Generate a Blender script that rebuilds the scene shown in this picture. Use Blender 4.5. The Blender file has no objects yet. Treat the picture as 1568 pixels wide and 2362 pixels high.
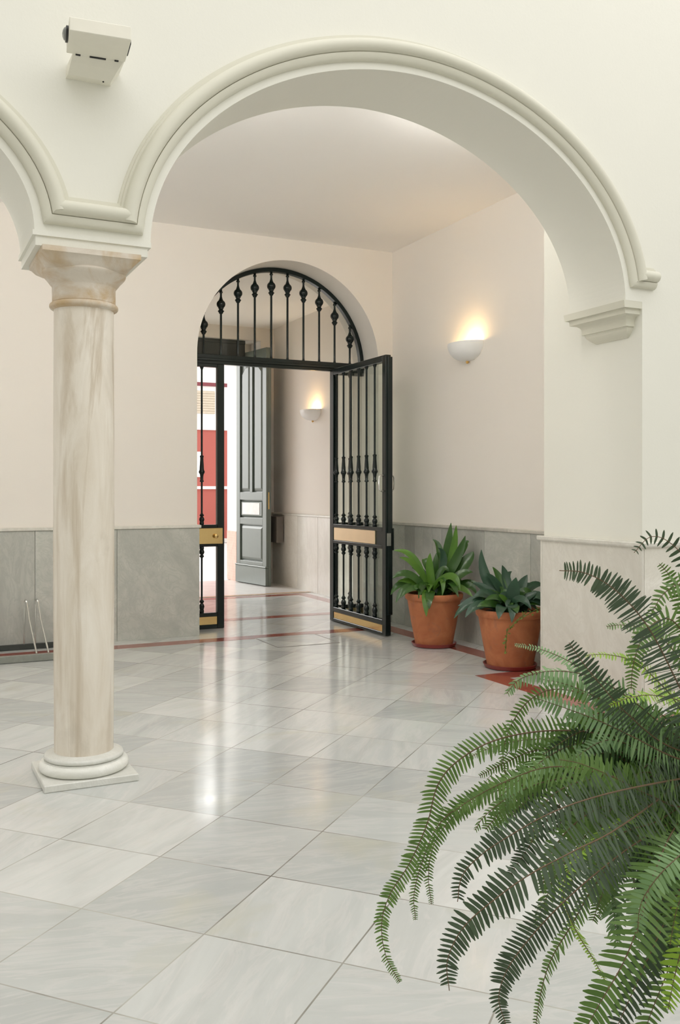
import bpy, math, random
from mathutils import Vector, Matrix
R = random.Random(7)
sc = bpy.context.scene
COL = sc.collection
PI = math.pi

# ------------------------------------------------------------------ camera
F, YH, PH, H = 2120.07, 1132.265, 0.451293808, 1.45
CS, SN = math.cos(PH), math.sin(PH)
cam_d = bpy.data.cameras.new('camera')
cam = bpy.data.objects.new('camera', cam_d)
COL.objects.link(cam)
cam.location = (0, 0, H)
cam.rotation_euler = (PI/2, 0, -PH)
cam_d.sensor_fit = 'VERTICAL'
cam_d.sensor_height = 36
cam_d.sensor_width = 36*1568/2362
cam_d.lens = F/2362*36
cam_d.shift_y = (YH-1181)/2362
cam_d.clip_start = 0.05
cam_d.clip_end = 200
sc.camera = cam


def at(u, v, d):
    """a point in the building's axes that lies at depth d along the sight line of a pixel"""
    xc = (u-784)/F*d
    return Vector((xc*CS + d*SN, d*CS - xc*SN, H-(v-YH)/F*d))


# ------------------------------------------------------------------ materials
def lin(r, g, b):
    f = lambda c: (c/255/12.92) if c/255 <= .04045 else ((c/255+.055)/1.055)**2.4
    return (f(r), f(g), f(b), 1)


class NT:
    def __init__(self, name):
        self.m = bpy.data.materials.new(name)
        self.m.use_nodes = True
        self.t = self.m.node_tree
        self.b = self.t.nodes['Principled BSDF']
        self.out = self.t.nodes['Material Output']

    def n(self, kind, **kw):
        nd = self.t.nodes.new('ShaderNode'+kind)
        for k, v in kw.items():
            if hasattr(nd, k):
                setattr(nd, k, v)
        return nd

    def l(self, a, b):
        self.t.links.new(a, b)

    def math(self, op, a, b=None, c=None):
        nd = self.n('Math', operation=op)
        for i, x in enumerate((a, b, c)):
            if x is None:
                continue
            if isinstance(x, (int, float)):
                nd.inputs[i].default_value = x
            else:
                self.l(x, nd.inputs[i])
        return nd.outputs[0]

    def mix(self, fac, a, b, mode='MIX'):
        nd = self.n('Mix', data_type='RGBA', blend_type=mode)
        for s, x in ((nd.inputs[0], fac), (nd.inputs[6], a), (nd.inputs[7], b)):
            if isinstance(x, (int, float, tuple)):
                s.default_value = x
            else:
                self.l(x, s)
        return nd.outputs[2]

    def ramp(self, x, stops):
        nd = self.n('ValToRGB')
        cr = nd.color_ramp
        while len(cr.elements) < len(stops):
            cr.elements.new(.5)
        for e, (p, c) in zip(cr.elements, stops):
            e.position = p
            e.color = c if isinstance(c, tuple) else (c, c, c, 1)
        self.l(x, nd.inputs[0])
        return nd.outputs[0]

    def coord(self, scale=(1, 1, 1), rot=(0, 0, 0), kind='Object'):
        tc = self.n('TexCoord')
        mp = self.n('Mapping')
        mp.inputs['Scale'].default_value = scale
        mp.inputs['Rotation'].default_value = rot
        self.l(tc.outputs[kind], mp.inputs[0])
        return mp.outputs[0]

    def noise(self, vec, scale=5, detail=4, rough=.55, dist=0):
        nd = self.n('TexNoise')
        nd.inputs['Scale'].default_value = scale
        nd.inputs['Detail'].default_value = detail
        nd.inputs['Roughness'].default_value = rough
        nd.inputs['Distortion'].default_value = dist
        if vec is not None:
            self.l(vec, nd.inputs['Vector'])
        return nd.outputs[0]

    def bump(self, h, strength=.1, dist=.01):
        nd = self.n('Bump')
        nd.inputs['Strength'].default_value = strength
        nd.inputs['Distance'].default_value = dist
        self.l(h, nd.inputs['Height'])
        self.l(nd.outputs[0], self.b.inputs['Normal'])

    def set(self, col=None, rough=None, metal=None, spec=None):
        if col is not None:
            if isinstance(col, tuple):
                self.b.inputs['Base Color'].default_value = col
            else:
                self.l(col, self.b.inputs['Base Color'])
        if rough is not None:
            if isinstance(rough, (int, float)):
                self.b.inputs['Roughness'].default_value = rough
            else:
                self.l(rough, self.b.inputs['Roughness'])
        if metal is not None:
            self.b.inputs['Metallic'].default_value = metal
        if spec is not None:
            self.b.inputs['Specular IOR Level'].default_value = spec
        return self.m


def plaster(name, col, rough=.85, bump=.12):
    t = NT(name)
    v = t.coord()
    big = t.noise(v, 1.3, 3)
    fine = t.noise(v, 45, 5, .7)
    c = t.mix(t.ramp(big, [(.35, 0.0), (.7, .06)]), col, tuple(x*.86 for x in col[:3])+(1,))
    t.set(c, rough, spec=.25)
    t.bump(fine, bump, .006)
    return t.m


def simple(name, col, rough=.5, metal=0, spec=.5, var=.12, scale=12, bump=0):
    t = NT(name)
    nz = t.noise(t.coord(), scale, 4)
    c = t.mix(t.ramp(nz, [(.3, 0.0), (.75, 1.0)]), col, tuple(x*(1-var) for x in col[:3])+(1,))
    t.set(c, rough, metal, spec)
    if bump:
        t.bump(nz, bump, .004)
    return t.m


M = {}
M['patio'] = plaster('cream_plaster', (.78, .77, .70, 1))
M['patio_far'] = plaster('darkened_patio_plaster', (.42, .41, .37, 1))  # colour of the unseen patio walls, darkened to bounce less light onto the arcade
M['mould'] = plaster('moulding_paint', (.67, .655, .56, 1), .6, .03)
M['gallery'] = plaster('warm_white_plaster', (.80, .755, .70, 1), .8, .05)
M['ceil'] = plaster('ceiling_paint', (.90, .88, .86, 1), .85, .02)
M['white'] = plaster('outdoor_white_wall', (.9, .9, .88, 1))
M['redwall'] = plaster('red_render', (.40, .115, .095, 1), .9, .4)
M['iron'] = simple('dark_green_iron_paint', (.006, .013, .012, 1), .24, 0, .4, .3, 30, .05)
M['steel'] = simple('brushed_steel', (.80, .80, .77, 1), .2, 1, .5, .1, 40)
M['dullsteel'] = simple('dull_steel_bar', (.30, .31, .28, 1), .5, .6, .5, .2, 20)
M['darkbar'] = simple('dark_steel_bar', (.05, .055, .05, 1), .5, .3, .5, .2, 20)
M['brass'] = simple('polished_brass', (.86, .62, .28, 1), .2, 1, .5, .12, 6)
M['palebrass'] = simple('pale_brushed_brass', (.93, .76, .52, 1), .33, 1, .5, .06, 6)
M['sconce'] = simple('white_ceramic', (.86, .86, .85, 1), .4, 0, .4, .03)
M['amber'] = simple('amber_glass_button', (.75, .45, .1, 1), .2, 0, .6, .1)
M['boxpaint'] = simple('cream_metal_paint', (.80, .775, .68, 1), .5, 0, .4, .04)
M['black'] = simple('black_rubber', (.015, .015, .015, 1), .5)
M['lens'] = simple('grey_lens', (.22, .23, .22, 1), .15)
M['saucer'] = simple('red_plastic_saucer', (.23, .035, .028, 1), .35)
M['soil'] = simple('dark_potting_soil', (.02, .013, .009, 1), .95, 0, .2, .5, 60, .8)
M['darkpot'] = simple('dark_plastic_pot', (.02, .02, .018, 1), .5)
M['trim_red'] = None
M['paper'] = simple('white_enamel', (.9, .9, .9, 1), .35)
M['greybox'] = simple('grey_box_paint', (.16, .14, .12, 1), .6)
M['shutter'] = simple('beige_shutter', (.55, .48, .38, 1), .7)
M['tube'] = simple('maroon_rail_paint', (.18, .03, .04, 1), .5)
M['hatchsteel'] = simple('hatch_edge_steel', (.22, .2, .18, 1), .35, .8)


def glass():
    t = NT('clear_pane_glass')
    gl = t.n('BsdfGlossy')
    gl.inputs['Roughness'].default_value = .03
    tr = t.n('BsdfTransparent')
    tr.inputs['Color'].default_value = (.93, .96, .93, 1)
    lw = t.n('LayerWeight')
    fac = t.math('ADD', t.math('MULTIPLY', t.math('POWER', lw.outputs['Facing'], 4), .5), .04)
    mx = t.n('MixShader')
    t.l(fac, mx.inputs[0])
    t.l(tr.outputs[0], mx.inputs[1])
    t.l(gl.outputs[0], mx.inputs[2])
    t.l(mx.outputs[0], t.out.inputs[0])
    return t.m


M['glass'] = glass()


def door_paint():
    t = NT('glossy_green_door_paint')
    nz = t.noise(t.coord((30, 30, 2)), 3, 4)
    t.set(t.mix(nz, (.12, .15, .13, 1), (.15, .18, .16, 1)), .32, 0, .8)
    t.bump(nz, .05, .003)
    return t.m


M['door'] = door_paint()


def emit(name, col, s):
    t = NT(name)
    t.set((0, 0, 0, 1))
    t.b.inputs['Emission Color'].default_value = col
    t.b.inputs['Emission Strength'].default_value = s
    return t.m


M['bulb'] = emit('warm_lamp_bulb', (1, .74, .38, 1), 30)


def marble_slab(name, base, dark, light, scale=1.0, rough=.25):
    t = NT(name)
    geo = t.n('NewGeometry')
    rnd = geo.outputs['Random Per Island']
    tc = t.n('TexCoord')
    add = t.n('VectorMath', operation='ADD')
    cmb = t.n('CombineXYZ')
    for i in range(3):
        t.l(t.math('MULTIPLY', rnd, 17.3+9*i), cmb.inputs[i])
    t.l(tc.outputs['Object'], add.inputs[0])
    t.l(cmb.outputs[0], add.inputs[1])
    rot = t.n('VectorRotate', rotation_type='AXIS_ANGLE')
    rot.inputs['Axis'].default_value = (.6, .7, .3)
    t.l(t.math('MULTIPLY', rnd, 2.2), rot.inputs['Angle'])
    t.l(add.outputs[0], rot.inputs['Vector'])
    mp = t.n('Mapping')
    mp.inputs['Scale'].default_value = (1.2, 1.2, .42)
    t.l(rot.outputs[0], mp.inputs[0])
    a = t.noise(mp.outputs[0], 2.6*scale, 6, .6, 1.2)
    v2 = t.noise(mp.outputs[0], 6*scale, 8, .62, 2.0)
    c = t.mix(t.ramp(a, [(.3, 0.0), (.72, 1.0)]), dark, light)
    c = t.mix(t.ramp(v2, [(.44, 0.0), (.5, .55), (.56, 0.0)]), c, dark)
    hue = t.ramp(rnd, [(0, .86), (1, 1.06)])
    c = t.mix(1.0, c, hue, 'MULTIPLY')
    t.set(c, rough, 0, .5)
    return t.m


M['dado_grey'] = marble_slab('grey_marble_slabs', 0, (.41, .415, .38, 1), (.58, .58, .53, 1))
M['dado_pale'] = marble_slab('pale_marble_slabs', 0, (.68, .65, .58, 1), (.80, .775, .71, 1), 1.2)
M['cap'] = marble_slab('marble_cap_moulding', 0, (.62, .60, .54, 1), (.76, .74, .68, 1), 1.5)
M['cap_dark'] = marble_slab('grey_marble_cap', 0, (.50, .48, .43, 1), (.66, .63, .57, 1), 1.5)
M['base'] = marble_slab('white_base_marble', 0, (.66, .66, .61, 1), (.80, .80, .76, 1), 2.5, .45)


def column_marble():
    t = NT('veined_column_marble')
    v = t.coord((1, 1, .22))
    a = t.noise(v, 9, 7, .62, .8)
    b = t.noise(t.coord((1, 1, .1)), 5, 5, .6, 1.5)
    st = t.noise(t.coord((1, 1, .5)), 3.2, 6, .65, .6)
    sp = t.noise(t.coord(), 60, 4, .7)
    c = t.mix(t.ramp(a, [(.3, 0.0), (.7, 1.0)]), (.66, .59, .49, 1), (.80, .75, .67, 1))
    c = t.mix(t.ramp(b, [(.5, 0.0), (.62, .6), (.7, 0.1)]), c, (.47, .38, .27, 1))
    c = t.mix(t.ramp(st, [(.57, 0.0), (.75, .45)]), c, (.42, .37, .30, 1))
    c = t.mix(t.ramp(sp, [(.62, 0.0), (.75, .3)]), c, (.8, .78, .72, 1))
    t.set(c, .5, 0, .4)
    t.bump(t.noise(t.coord((1, 1, .6)), 22, 6, .65), .22, .008)
    return t.m


def capital_marble():
    t = NT('stained_capital_marble')
    v = t.coord((1, 1, 1.6))
    a = t.noise(v, 5, 7, .6, 1.0)
    st = t.noise(t.coord(), 3.0, 5, .6, .8)
    c = t.mix(t.ramp(a, [(.3, 0.0), (.7, 1.0)]), (.60, .53, .44, 1), (.72, .66, .58, 1))
    c = t.mix(t.ramp(st, [(.42, 0.0), (.60, .85)]), c, (.50, .34, .16, 1))
    t.set(c, .55, 0, .35)
    t.bump(t.noise(t.coord(), 18, 6, .65), .3, .008)
    return t.m


M['column'] = column_marble()
M['capital'] = capital_marble()


def terracotta(name, k=1.0):
    t = NT(name)
    a = t.noise(t.coord((1, 1, .8)), 5, 6, .6, .7)
    b = t.noise(t.coord(), 9, 5, .65, 1.2)
    c = t.mix(t.ramp(a, [(.3, 0.0), (.7, 1.0)]), (.32*k, .105*k, .045*k, 1), (.49*k, .19*k, .085*k, 1))
    c = t.mix(t.ramp(b, [(.55, 0.0), (.72, .6)]), c, (.24, .12, .08, 1))
    t.set(c, .8, 0, .25)
    t.bump(t.noise(t.coord(), 35, 5), .12, .006)
    return t.m


M['terra'] = terracotta('terracotta')


def leafmat(name, dark, light, rough=.4, tr=.25):
    t = NT(name)
    geo = t.n('NewGeometry')
    nz = t.noise(t.coord(), 9, 3)
    f = t.math('ADD', t.math('MULTIPLY', nz, .7), t.math('MULTIPLY', geo.outputs['Random Per Island'], .5))
    t.set(t.mix(t.ramp(f, [(.25, 0.0), (.85, 1.0)]), dark, light), rough, 0, .45)
    tl = t.n('BsdfTranslucent')
    tl.inputs['Color'].default_value = tuple(x*1.3 for x in light[:3])+(1,)
    mx = t.n('MixShader')
    mx.inputs[0].default_value = tr
    t.l(t.b.outputs[0], mx.inputs[1])
    t.l(tl.outputs[0], mx.inputs[2])
    t.l(mx.outputs[0], t.out.inputs[0])
    return t.m


M['fern_dark'] = leafmat('fern_dark_green', (.028, .05, .024, 1), (.055, .088, .044, 1), .5, .15)
M['fern_mid'] = leafmat('fern_mid_green', (.052, .115, .018, 1), (.125, .22, .05, 1), .45, .22)
M['fern_pale'] = leafmat('fern_pale_green', (.10, .20, .07, 1), (.20, .32, .14, 1), .5, .22)
M['fern_lime'] = leafmat('fern_lime_green', (.18, .33, .025, 1), (.32, .50, .06, 1), .5, .35)
M['stem'] = simple('brown_fern_stem', (.13, .075, .035, 1), .6)
M['strap_green'] = leafmat('strap_leaf_green', (.016, .05, .010, 1), (.045, .12, .02, 1), .25, .12)
M['strap_light'] = leafmat('strap_leaf_bright_green', (.04, .12, .012, 1), (.11, .24, .03, 1), .28, .2)
M['strap_blue'] = leafmat('strap_leaf_blue_green', (.013, .042, .022, 1), (.034, .085, .046, 1), .28, .1)
M['weed'] = leafmat('weed_green', (.07, .13, .02, 1), (.16, .26, .04, 1), .5, .25)

TA, TS, TX, TY = 0.838186402, 0.489238017, 0.547317192, 2.57194192


def tile_floor():
    t = NT('polished_marble_tiles')
    tc = t.n('TexCoord')
    sp = t.n('SeparateXYZ')
    t.l(tc.outputs['Object'], sp.inputs[0])
    x, y = sp.outputs[0], sp.outputs[1]
    sa, ca = math.sin(TA), math.cos(TA)
    U = t.math('DIVIDE', t.math('SUBTRACT', t.math('ADD', t.math('MULTIPLY', x, sa), t.math('MULTIPLY', y, ca)), TX*sa+TY*ca), TS)
    V = t.math('DIVIDE', t.math('SUBTRACT', t.math('SUBTRACT', t.math('MULTIPLY', x, ca), t.math('MULTIPLY', y, sa)), TX*ca-TY*sa), TS)
    fu, fv = t.math('FLOOR', U), t.math('FLOOR', V)
    du = t.math('ABSOLUTE', t.math('SUBTRACT', t.math('SUBTRACT', U, fu), .5))
    dv = t.math('ABSOLUTE', t.math('SUBTRACT', t.math('SUBTRACT', V, fv), .5))
    dm = t.math('MAXIMUM', du, dv)
    cell = t.n('CombineXYZ')
    t.l(fu, cell.inputs[0])
    t.l(fv, cell.inputs[1])
    wn = t.n('TexWhiteNoise', noise_dimensions='3D')
    t.l(cell.outputs[0], wn.inputs['Vector'])
    rnd = wn.outputs['Value']
    sc2 = t.n('VectorMath', operation='SCALE')
    t.l(wn.outputs['Color'], sc2.inputs[0])
    sc2.inputs['Scale'].default_value = 40
    add = t.n('VectorMath', operation='ADD')
    t.l(tc.outputs['Object'], add.inputs[0])
    t.l(sc2.outputs[0], add.inputs[1])
    rot = t.n('VectorRotate', rotation_type='Z_AXIS')
    # veins run along one of the two tile directions, with some scatter
    ang = t.math('ADD', t.math('MULTIPLY', t.math('GREATER_THAN', rnd, .5), PI/2), t.math('MULTIPLY', rnd, 1.1))
    t.l(ang, rot.inputs['Angle'])
    t.l(add.outputs[0], rot.inputs['Vector'])
    mp = t.n('Mapping')
    mp.inputs['Scale'].default_value = (.8, 4.2, 1)
    t.l(rot.outputs[0], mp.inputs[0])
    a = t.noise(mp.outputs[0], 1.7, 6, .58, .9)
    b = t.noise(mp.outputs[0], 3.2, 7, .6, 1.2)
    st = t.noise(add.outputs[0], 1.8, 4, .6, .5)
    basec = t.ramp(rnd, [(0, (.445, .462, .45, 1)), (.5, (.54, .555, .54, 1)), (1, (.62, .63, .61, 1))])
    c = t.mix(t.ramp(a, [(.4, 0.0), (.78, .6)]), basec, (.40, .41, .395, 1))
    c = t.mix(t.ramp(b, [(.48, 0.0), (.56, .22), (.64, 0.0)]), c, (.70, .66, .64, 1))
    c = t.mix(t.ramp(st, [(.58, 0.0), (.74, .5)]), c, (.50, .485, .385, 1))
    gn = t.noise(tc.outputs['Object'], 1.1, 4)
    # joints: wider and darker in places
    lim = t.math('SUBTRACT', .4958, t.math('MULTIPLY', gn, .003))
    g = t.math('GREATER_THAN', dm, lim)
    gcol = t.ramp(gn, [(.46, (.43, .425, .38, 1)), (.64, (.14, .13, .11, 1))])
    c = t.mix(g, c, gcol)
    t.set(c, .13, 0, .5)
    wav = t.noise(tc.outputs['Object'], 5, 3)
    t.b.inputs['Roughness'].default_value = .13
    t.l(t.math('ADD', t.math('MULTIPLY', wav, .12), .07), t.b.inputs['Roughness'])
    hgt = t.math('ADD', t.math('MULTIPLY', wav, .3), t.math('MULTIPLY', g, -.6))
    t.bump(hgt, .10, .006)
    return t.m


M['floor'] = tile_floor()
M['trim_red'] = simple('red_marble_band', (.33, .085, .06, 1), .16, 0, .5, .35, 9)
M['tan_stone'] = simple('tan_marble_band', (.62, .45, .32, 1), .2, 0, .5, .2, 9)
M['sill_white'] = marble_slab('white_threshold_marble', 0, (.66, .64, .62, 1), (.78, .76, .74, 1), 1.2, .2)


def paving():
    t = NT('pale_street_paving')
    br = t.n('TexBrick')
    br.inputs['Scale'].default_value = 3
    br.inputs['Color1'].default_value = (.62, .58, .56, 1)
    br.inputs['Color2'].default_value = (.70, .66, .64, 1)
    br.inputs['Mortar'].default_value = (.45, .42, .40, 1)
    t.l(t.coord(), br.inputs['Vector'])
    t.set(br.outputs[0], .8)
    return t.m


def brick():
    t = NT('rosy_brick_tile')
    br = t.n('TexBrick')
    br.inputs['Scale'].default_value = 6
    br.inputs['Color1'].default_value = (.72, .48, .40, 1)
    br.inputs['Color2'].default_value = (.78, .56, .47, 1)
    br.inputs['Mortar'].default_value = (.75, .62, .55, 1)
    t.l(t.coord((1, 1, 1), (0, PI/2, 0)), br.inputs['Vector'])
    t.set(br.outputs[0], .8)
    return t.m


M['paving'] = paving()
M['brick'] = brick()


# ------------------------------------------------------------------ mesh tools
class MB:
    def __init__(self):
        self.v, self.f = [], []

    def add(self, vs, fs):
        o = len(self.v)
        self.v += [tuple(p) for p in vs]
        self.f += [tuple(i+o for i in f) for f in fs]
        return self

    def box(self, x0, x1, y0, y1, z0, z1, mat=None):
        vs = [Vector((x, y, z)) for z in (z0, z1) for y in (y0, y1) for x in (x0, x1)]
        if mat is not None:
            vs = [mat @ p for p in vs]
        return self.add(vs, [(0, 2, 3, 1), (4, 5, 7, 6), (0, 1, 5, 4), (2, 6, 7, 3), (0, 4, 6, 2), (1, 3, 7, 5)])

    def cbox(self, x0, x1, y0, y1, z0, z1, c=.004, mat=None):
        """box with chamfered edges"""
        xs, ys, zs = (x0, x1), (y0, y1), (z0, z1)
        vs, idx = [], {}
        for i in (0, 1):
            for j in (0, 1):
                for k in (0, 1):
                    sx, sy, sz = (1, -1)[i], (1, -1)[j], (1, -1)[k]
                    for ax in range(3):
                        p = [xs[i]+sx*c, ys[j]+sy*c, zs[k]+sz*c]
                        p[ax] = (xs[i], ys[j], zs[k])[ax]
                        idx[i, j, k, ax] = len(vs)
                        vs.append(Vector(p))
        fs = []
        for ax in range(3):
            a, b = [q for q in range(3) if q != ax]
            for s in (0, 1):
                q = []
                for (m, n) in ((0, 0), (1, 0), (1, 1), (0, 1)):
                    key = [0, 0, 0]
                    key[ax] = s
                    key[a] = m
                    key[b] = n
                    q.append(idx[key[0], key[1], key[2], ax])
                fs.append(tuple(q))
            for m in (0, 1):
                for n in (0, 1):
                    k0, k1 = [0, 0, 0], [0, 0, 0]
                    k0[a] = k1[a] = m
                    k0[b] = k1[b] = n
                    k1[ax] = 1
                    fs.append((idx[k0[0], k0[1], k0[2], a], idx[k1[0], k1[1], k1[2], a], idx[k1[0], k1[1], k1[2], b], idx[k0[0], k0[1], k0[2], b]))
        for i in (0, 1):
            for j in (0, 1):
                for k in (0, 1):
                    fs.append(tuple(idx[i, j, k, ax] for ax in range(3)))
        if mat is not None:
            vs = [mat @ p for p in vs]
        return self.add(vs, fs)

    def lathe(self, cx, cy, prof, n=32, cap=True, mat=None, a0=0, a1=2*PI):
        full = abs(a1-a0-2*PI) < 1e-6
        m = n if full else n+1
        vs, fs = [], []
        for r, z in prof:
            for k in range(m):
                a = a0+(a1-a0)*k/n
                vs.append(Vector((cx+r*math.cos(a), cy+r*math.sin(a), z)))
        for i in range(len(prof)-1):
            for k in range(n):
                k2 = (k+1) % m
                fs.append((i*m+k, i*m+k2, (i+1)*m+k2, (i+1)*m+k))
        if cap and full:
            fs.append(tuple(range(m))[::-1])
            fs.append(tuple((len(prof)-1)*m+k for k in range(m)))
        if mat is not None:
            vs = [mat @ p for p in vs]
        return self.add(vs, fs)

    def tube(self, pts, r, n=8, cap=True):
        pts = [Vector(p) for p in pts]
        rs = r if isinstance(r, (list, tuple)) else [r]*len(pts)
        vs, fs = [], []
        up = None
        for i, p in enumerate(pts):
            t = (pts[min(i+1, len(pts)-1)]-pts[max(i-1, 0)]).normalized()
            if up is None:
                up = t.orthogonal().normalized()
            up = (up-t*up.dot(t)).normalized()
            s = t.cross(up)
            for k in range(n):
                a = 2*PI*k/n
                vs.append(p+(up*math.cos(a)+s*math.sin(a))*rs[i])
        for i in range(len(pts)-1):
            for k in range(n):
                k2 = (k+1) % n
                fs.append((i*n+k, i*n+k2, (i+1)*n+k2, (i+1)*n+k))
        if cap:
            fs.append(tuple(range(n))[::-1])
            fs.append(tuple((len(pts)-1)*n+k for k in range(n)))
        return self.add(vs, fs)

    def build(self, name, mat, parent=None, smooth=False, angle=35):
        me = bpy.data.meshes.new(name)
        me.from_pydata(self.v, [], self.f)
        me.validate()
        me.update()
        import bmesh
        bm = bmesh.new()
        bm.from_mesh(me)
        bmesh.ops.recalc_face_normals(bm, faces=bm.faces)
        bm.to_mesh(me)
        bm.free()
        me.materials.append(M[mat] if isinstance(mat, str) else mat)
        if smooth:
            for p in me.polygons:
                p.use_smooth = True
            try:
                me.set_sharp_from_angle(angle=math.radians(angle))
            except Exception:
                pass
        o = bpy.data.objects.new(name, me)
        COL.objects.link(o)
        if parent is not None:
            o.parent = parent
            o.matrix_parent_inverse = Matrix.Translation(-world_loc(parent))
        return o


LOC = {}


def world_loc(o):
    l = Vector(o.location)
    return l


def thing(name, label, cat, loc, group=None):
    o = bpy.data.objects.new(name, None)
    COL.objects.link(o)
    o.location = loc
    o.empty_display_size = .1
    o['label'] = label
    o['category'] = cat
    if group:
        o['group'] = group
    return o


def tag(o, label, cat, group=None):
    o['label'] = label
    o['category'] = cat
    if group:
        o['group'] = group
    return o


def struct(mb, name, mat, label, cat, smooth=False):
    o = mb.build(name, mat, None, smooth)
    o['kind'] = 'structure'
    o['label'] = label
    o['category'] = cat
    return o


# ------------------------------------------------------------------ building shell
YF, YR = 4.60, 5.15          # arcade wall faces
YB, YB2 = 8.925, 9.55        # rear wall of the gallery
XR = 4.971                   # right wall of the gallery
XJ = 4.45                    # jamb of the pier
CZ = 4.093                   # gallery ceiling
PT = 7.2                     # top of the patio walls


def wall_profile(cols, y0, y1, ztop):
    """wall between y0 and y1 whose lower edge follows cols = [(x, z)]"""
    mb = MB()
    n = len(cols)
    vs = []
    for x, z in cols:
        vs += [(x, y0, z), (x, y0, ztop), (x, y1, z), (x, y1, ztop)]
    fs = []
    for i in range(n-1):
        a, b = 4*i, 4*i+4
        if abs(cols[i][0]-cols[i+1][0]) > 1e-6:
            fs += [(a, b, b+1, a+1), (a+2, a+3, b+3, b+2), (a+1, b+1, b+3, a+3)]
        fs.append((a, a+2, b+2, b))
    e = 4*(n-1)
    fs += [(0, 1, 3, 2), (e, e+2, e+3, e+1)]
    return mb.add(vs, fs)


def arch_pts(cx, a, b, z0, n_exp, k=64):
    out = []
    for i in range(k+1):
        t = PI*(1-i/k)
        c, s = math.cos(t), math.sin(t)
        out.append((cx+a*math.copysign(abs(c)**(2/n_exp), c), z0+b*abs(s)**(2/n_exp)))
    return out


ZS = 2.70
RA = arch_pts(2.735, 1.57, 1.16, ZS, 1.93, 96)
LA = arch_pts(-.597, 1.20, .75, ZS, 2.0, 64)
LB = arch_pts(-3.547, 1.20, .75, ZS, 2.0, 48)
cols = [(-5.4, 0), (-5.3, 0), (-5.3, ZS), (LB[0][0], ZS)] + LB[1:-1] + [(LB[-1][0], ZS)] + LA[1:-1] + [(LA[-1][0], ZS), (RA[0][0], ZS)] + RA[1:-1] + [(RA[-1][0], ZS), (XJ, ZS), (XJ, 0), (9.0, 0)]
# fix the start of each arch so that the lower edge is continuous
struct(wall_profile(cols, YF, YR, PT), 'wall_front', 'patio', 'cream plaster arcade wall pierced by the large round arch', 'wall')

# back wall with the arched gateway
OX, OR, OZ = 3.765, 1.032, 2.84
GA = [(OX-OR*math.cos(PI*i/64), OZ+OR*math.sin(PI*i/64)) for i in range(65)]
cols = [(-6, 0), (OX-OR, 0), (OX-OR, OZ)] + GA[1:-1] + [(OX+OR, OZ), (OX+OR, 0), (5.6, 0)]
struct(wall_profile(cols, YB, YB2, 4.6), 'wall_back', 'gallery', 'warm white rear wall of the gallery around the arched gateway', 'wall')
struct(MB().box(XR, 5.3, 5.6, YB, 0, 4.4), 'wall_right', 'gallery', 'warm white gallery wall that carries the nearer uplighter', 'wall')
struct(MB().box(XJ, 5.3, YR, 5.62, 0, CZ), 'wall_pier', 'patio', 'plain plaster pier behind the right foot of the arch', 'wall')
struct(MB().box(-6.3, 5.3, YR, YB2, CZ, CZ+.3), 'ceiling', 'ceil', 'flat white ceiling of the gallery', 'ceiling')
# patio walls (behind and beside the camera)
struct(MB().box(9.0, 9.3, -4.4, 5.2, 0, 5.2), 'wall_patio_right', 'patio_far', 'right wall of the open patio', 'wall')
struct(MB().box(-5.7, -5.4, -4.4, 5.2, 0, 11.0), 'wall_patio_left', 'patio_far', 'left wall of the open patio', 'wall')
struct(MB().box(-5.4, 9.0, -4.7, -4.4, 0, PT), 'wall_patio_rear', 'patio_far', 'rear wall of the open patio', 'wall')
# vestibule
XV, YV = 5.38, 13.5
struct(MB().box(XV, XV+.3, YB2, 14.4, 0, 4.4), 'wall_vestibule_right', 'gallery', 'vestibule wall that carries the farther uplighter', 'wall')
struct(MB().box(1.85, 2.15, YB2, 14.4, 0, 4.4), 'wall_vestibule_left', 'gallery', 'left wall of the entrance vestibule', 'wall')
struct(MB().box(1.85, XV+.3, YB2, 14.0, 4.0, 4.4), 'ceiling_vestibule', 'ceil', 'flat ceiling of the entrance vestibule', 'ceiling')
DX0, DX1, DZ = 2.62, 4.94, 3.80
cols = [(2.15, 0), (DX0, 0), (DX0, DZ), (DX1, DZ), (DX1, 0), (XV, 0)]
cols_in = [(2.15, 0), (DX0-.15, 0), (DX0-.15, DZ), (5.16, DZ), (5.16, 0), (XV, 0)]
struct(wall_profile(cols_in, YV, 13.93, 5.5), 'wall_doorway', 'gallery', 'inner wall around the street doorway', 'wall')
struct(wall_profile(cols, 13.93, 14.45, 5.5), 'wall_entrance', 'gallery', 'wall of the street doorway at the end of the vestibule', 'wall')

# floor
fl = MB()
fl.add([(-7, -4.7, 0), (9.3, -4.7, 0), (9.3, 14.2, 0), (-7, 14.2, 0)], [(0, 1, 2, 3)])
struct(fl, 'floor', 'floor', 'polished pale marble tile floor laid diagonally', 'floor')
gr = MB()
gr.add([(-20, 14.2, -.01), (40, 14.2, -.01), (40, 60, -.01), (-20, 60, -.01)], [(0, 1, 2, 3)])
struct(gr, 'floor_street', 'paving', 'pale street paving outside the doorway', 'floor')


def band(x0, x1, y0, y1, z=.0012):
    return MB().box(x0, x1, y0, y1, .0001, z)


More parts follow.
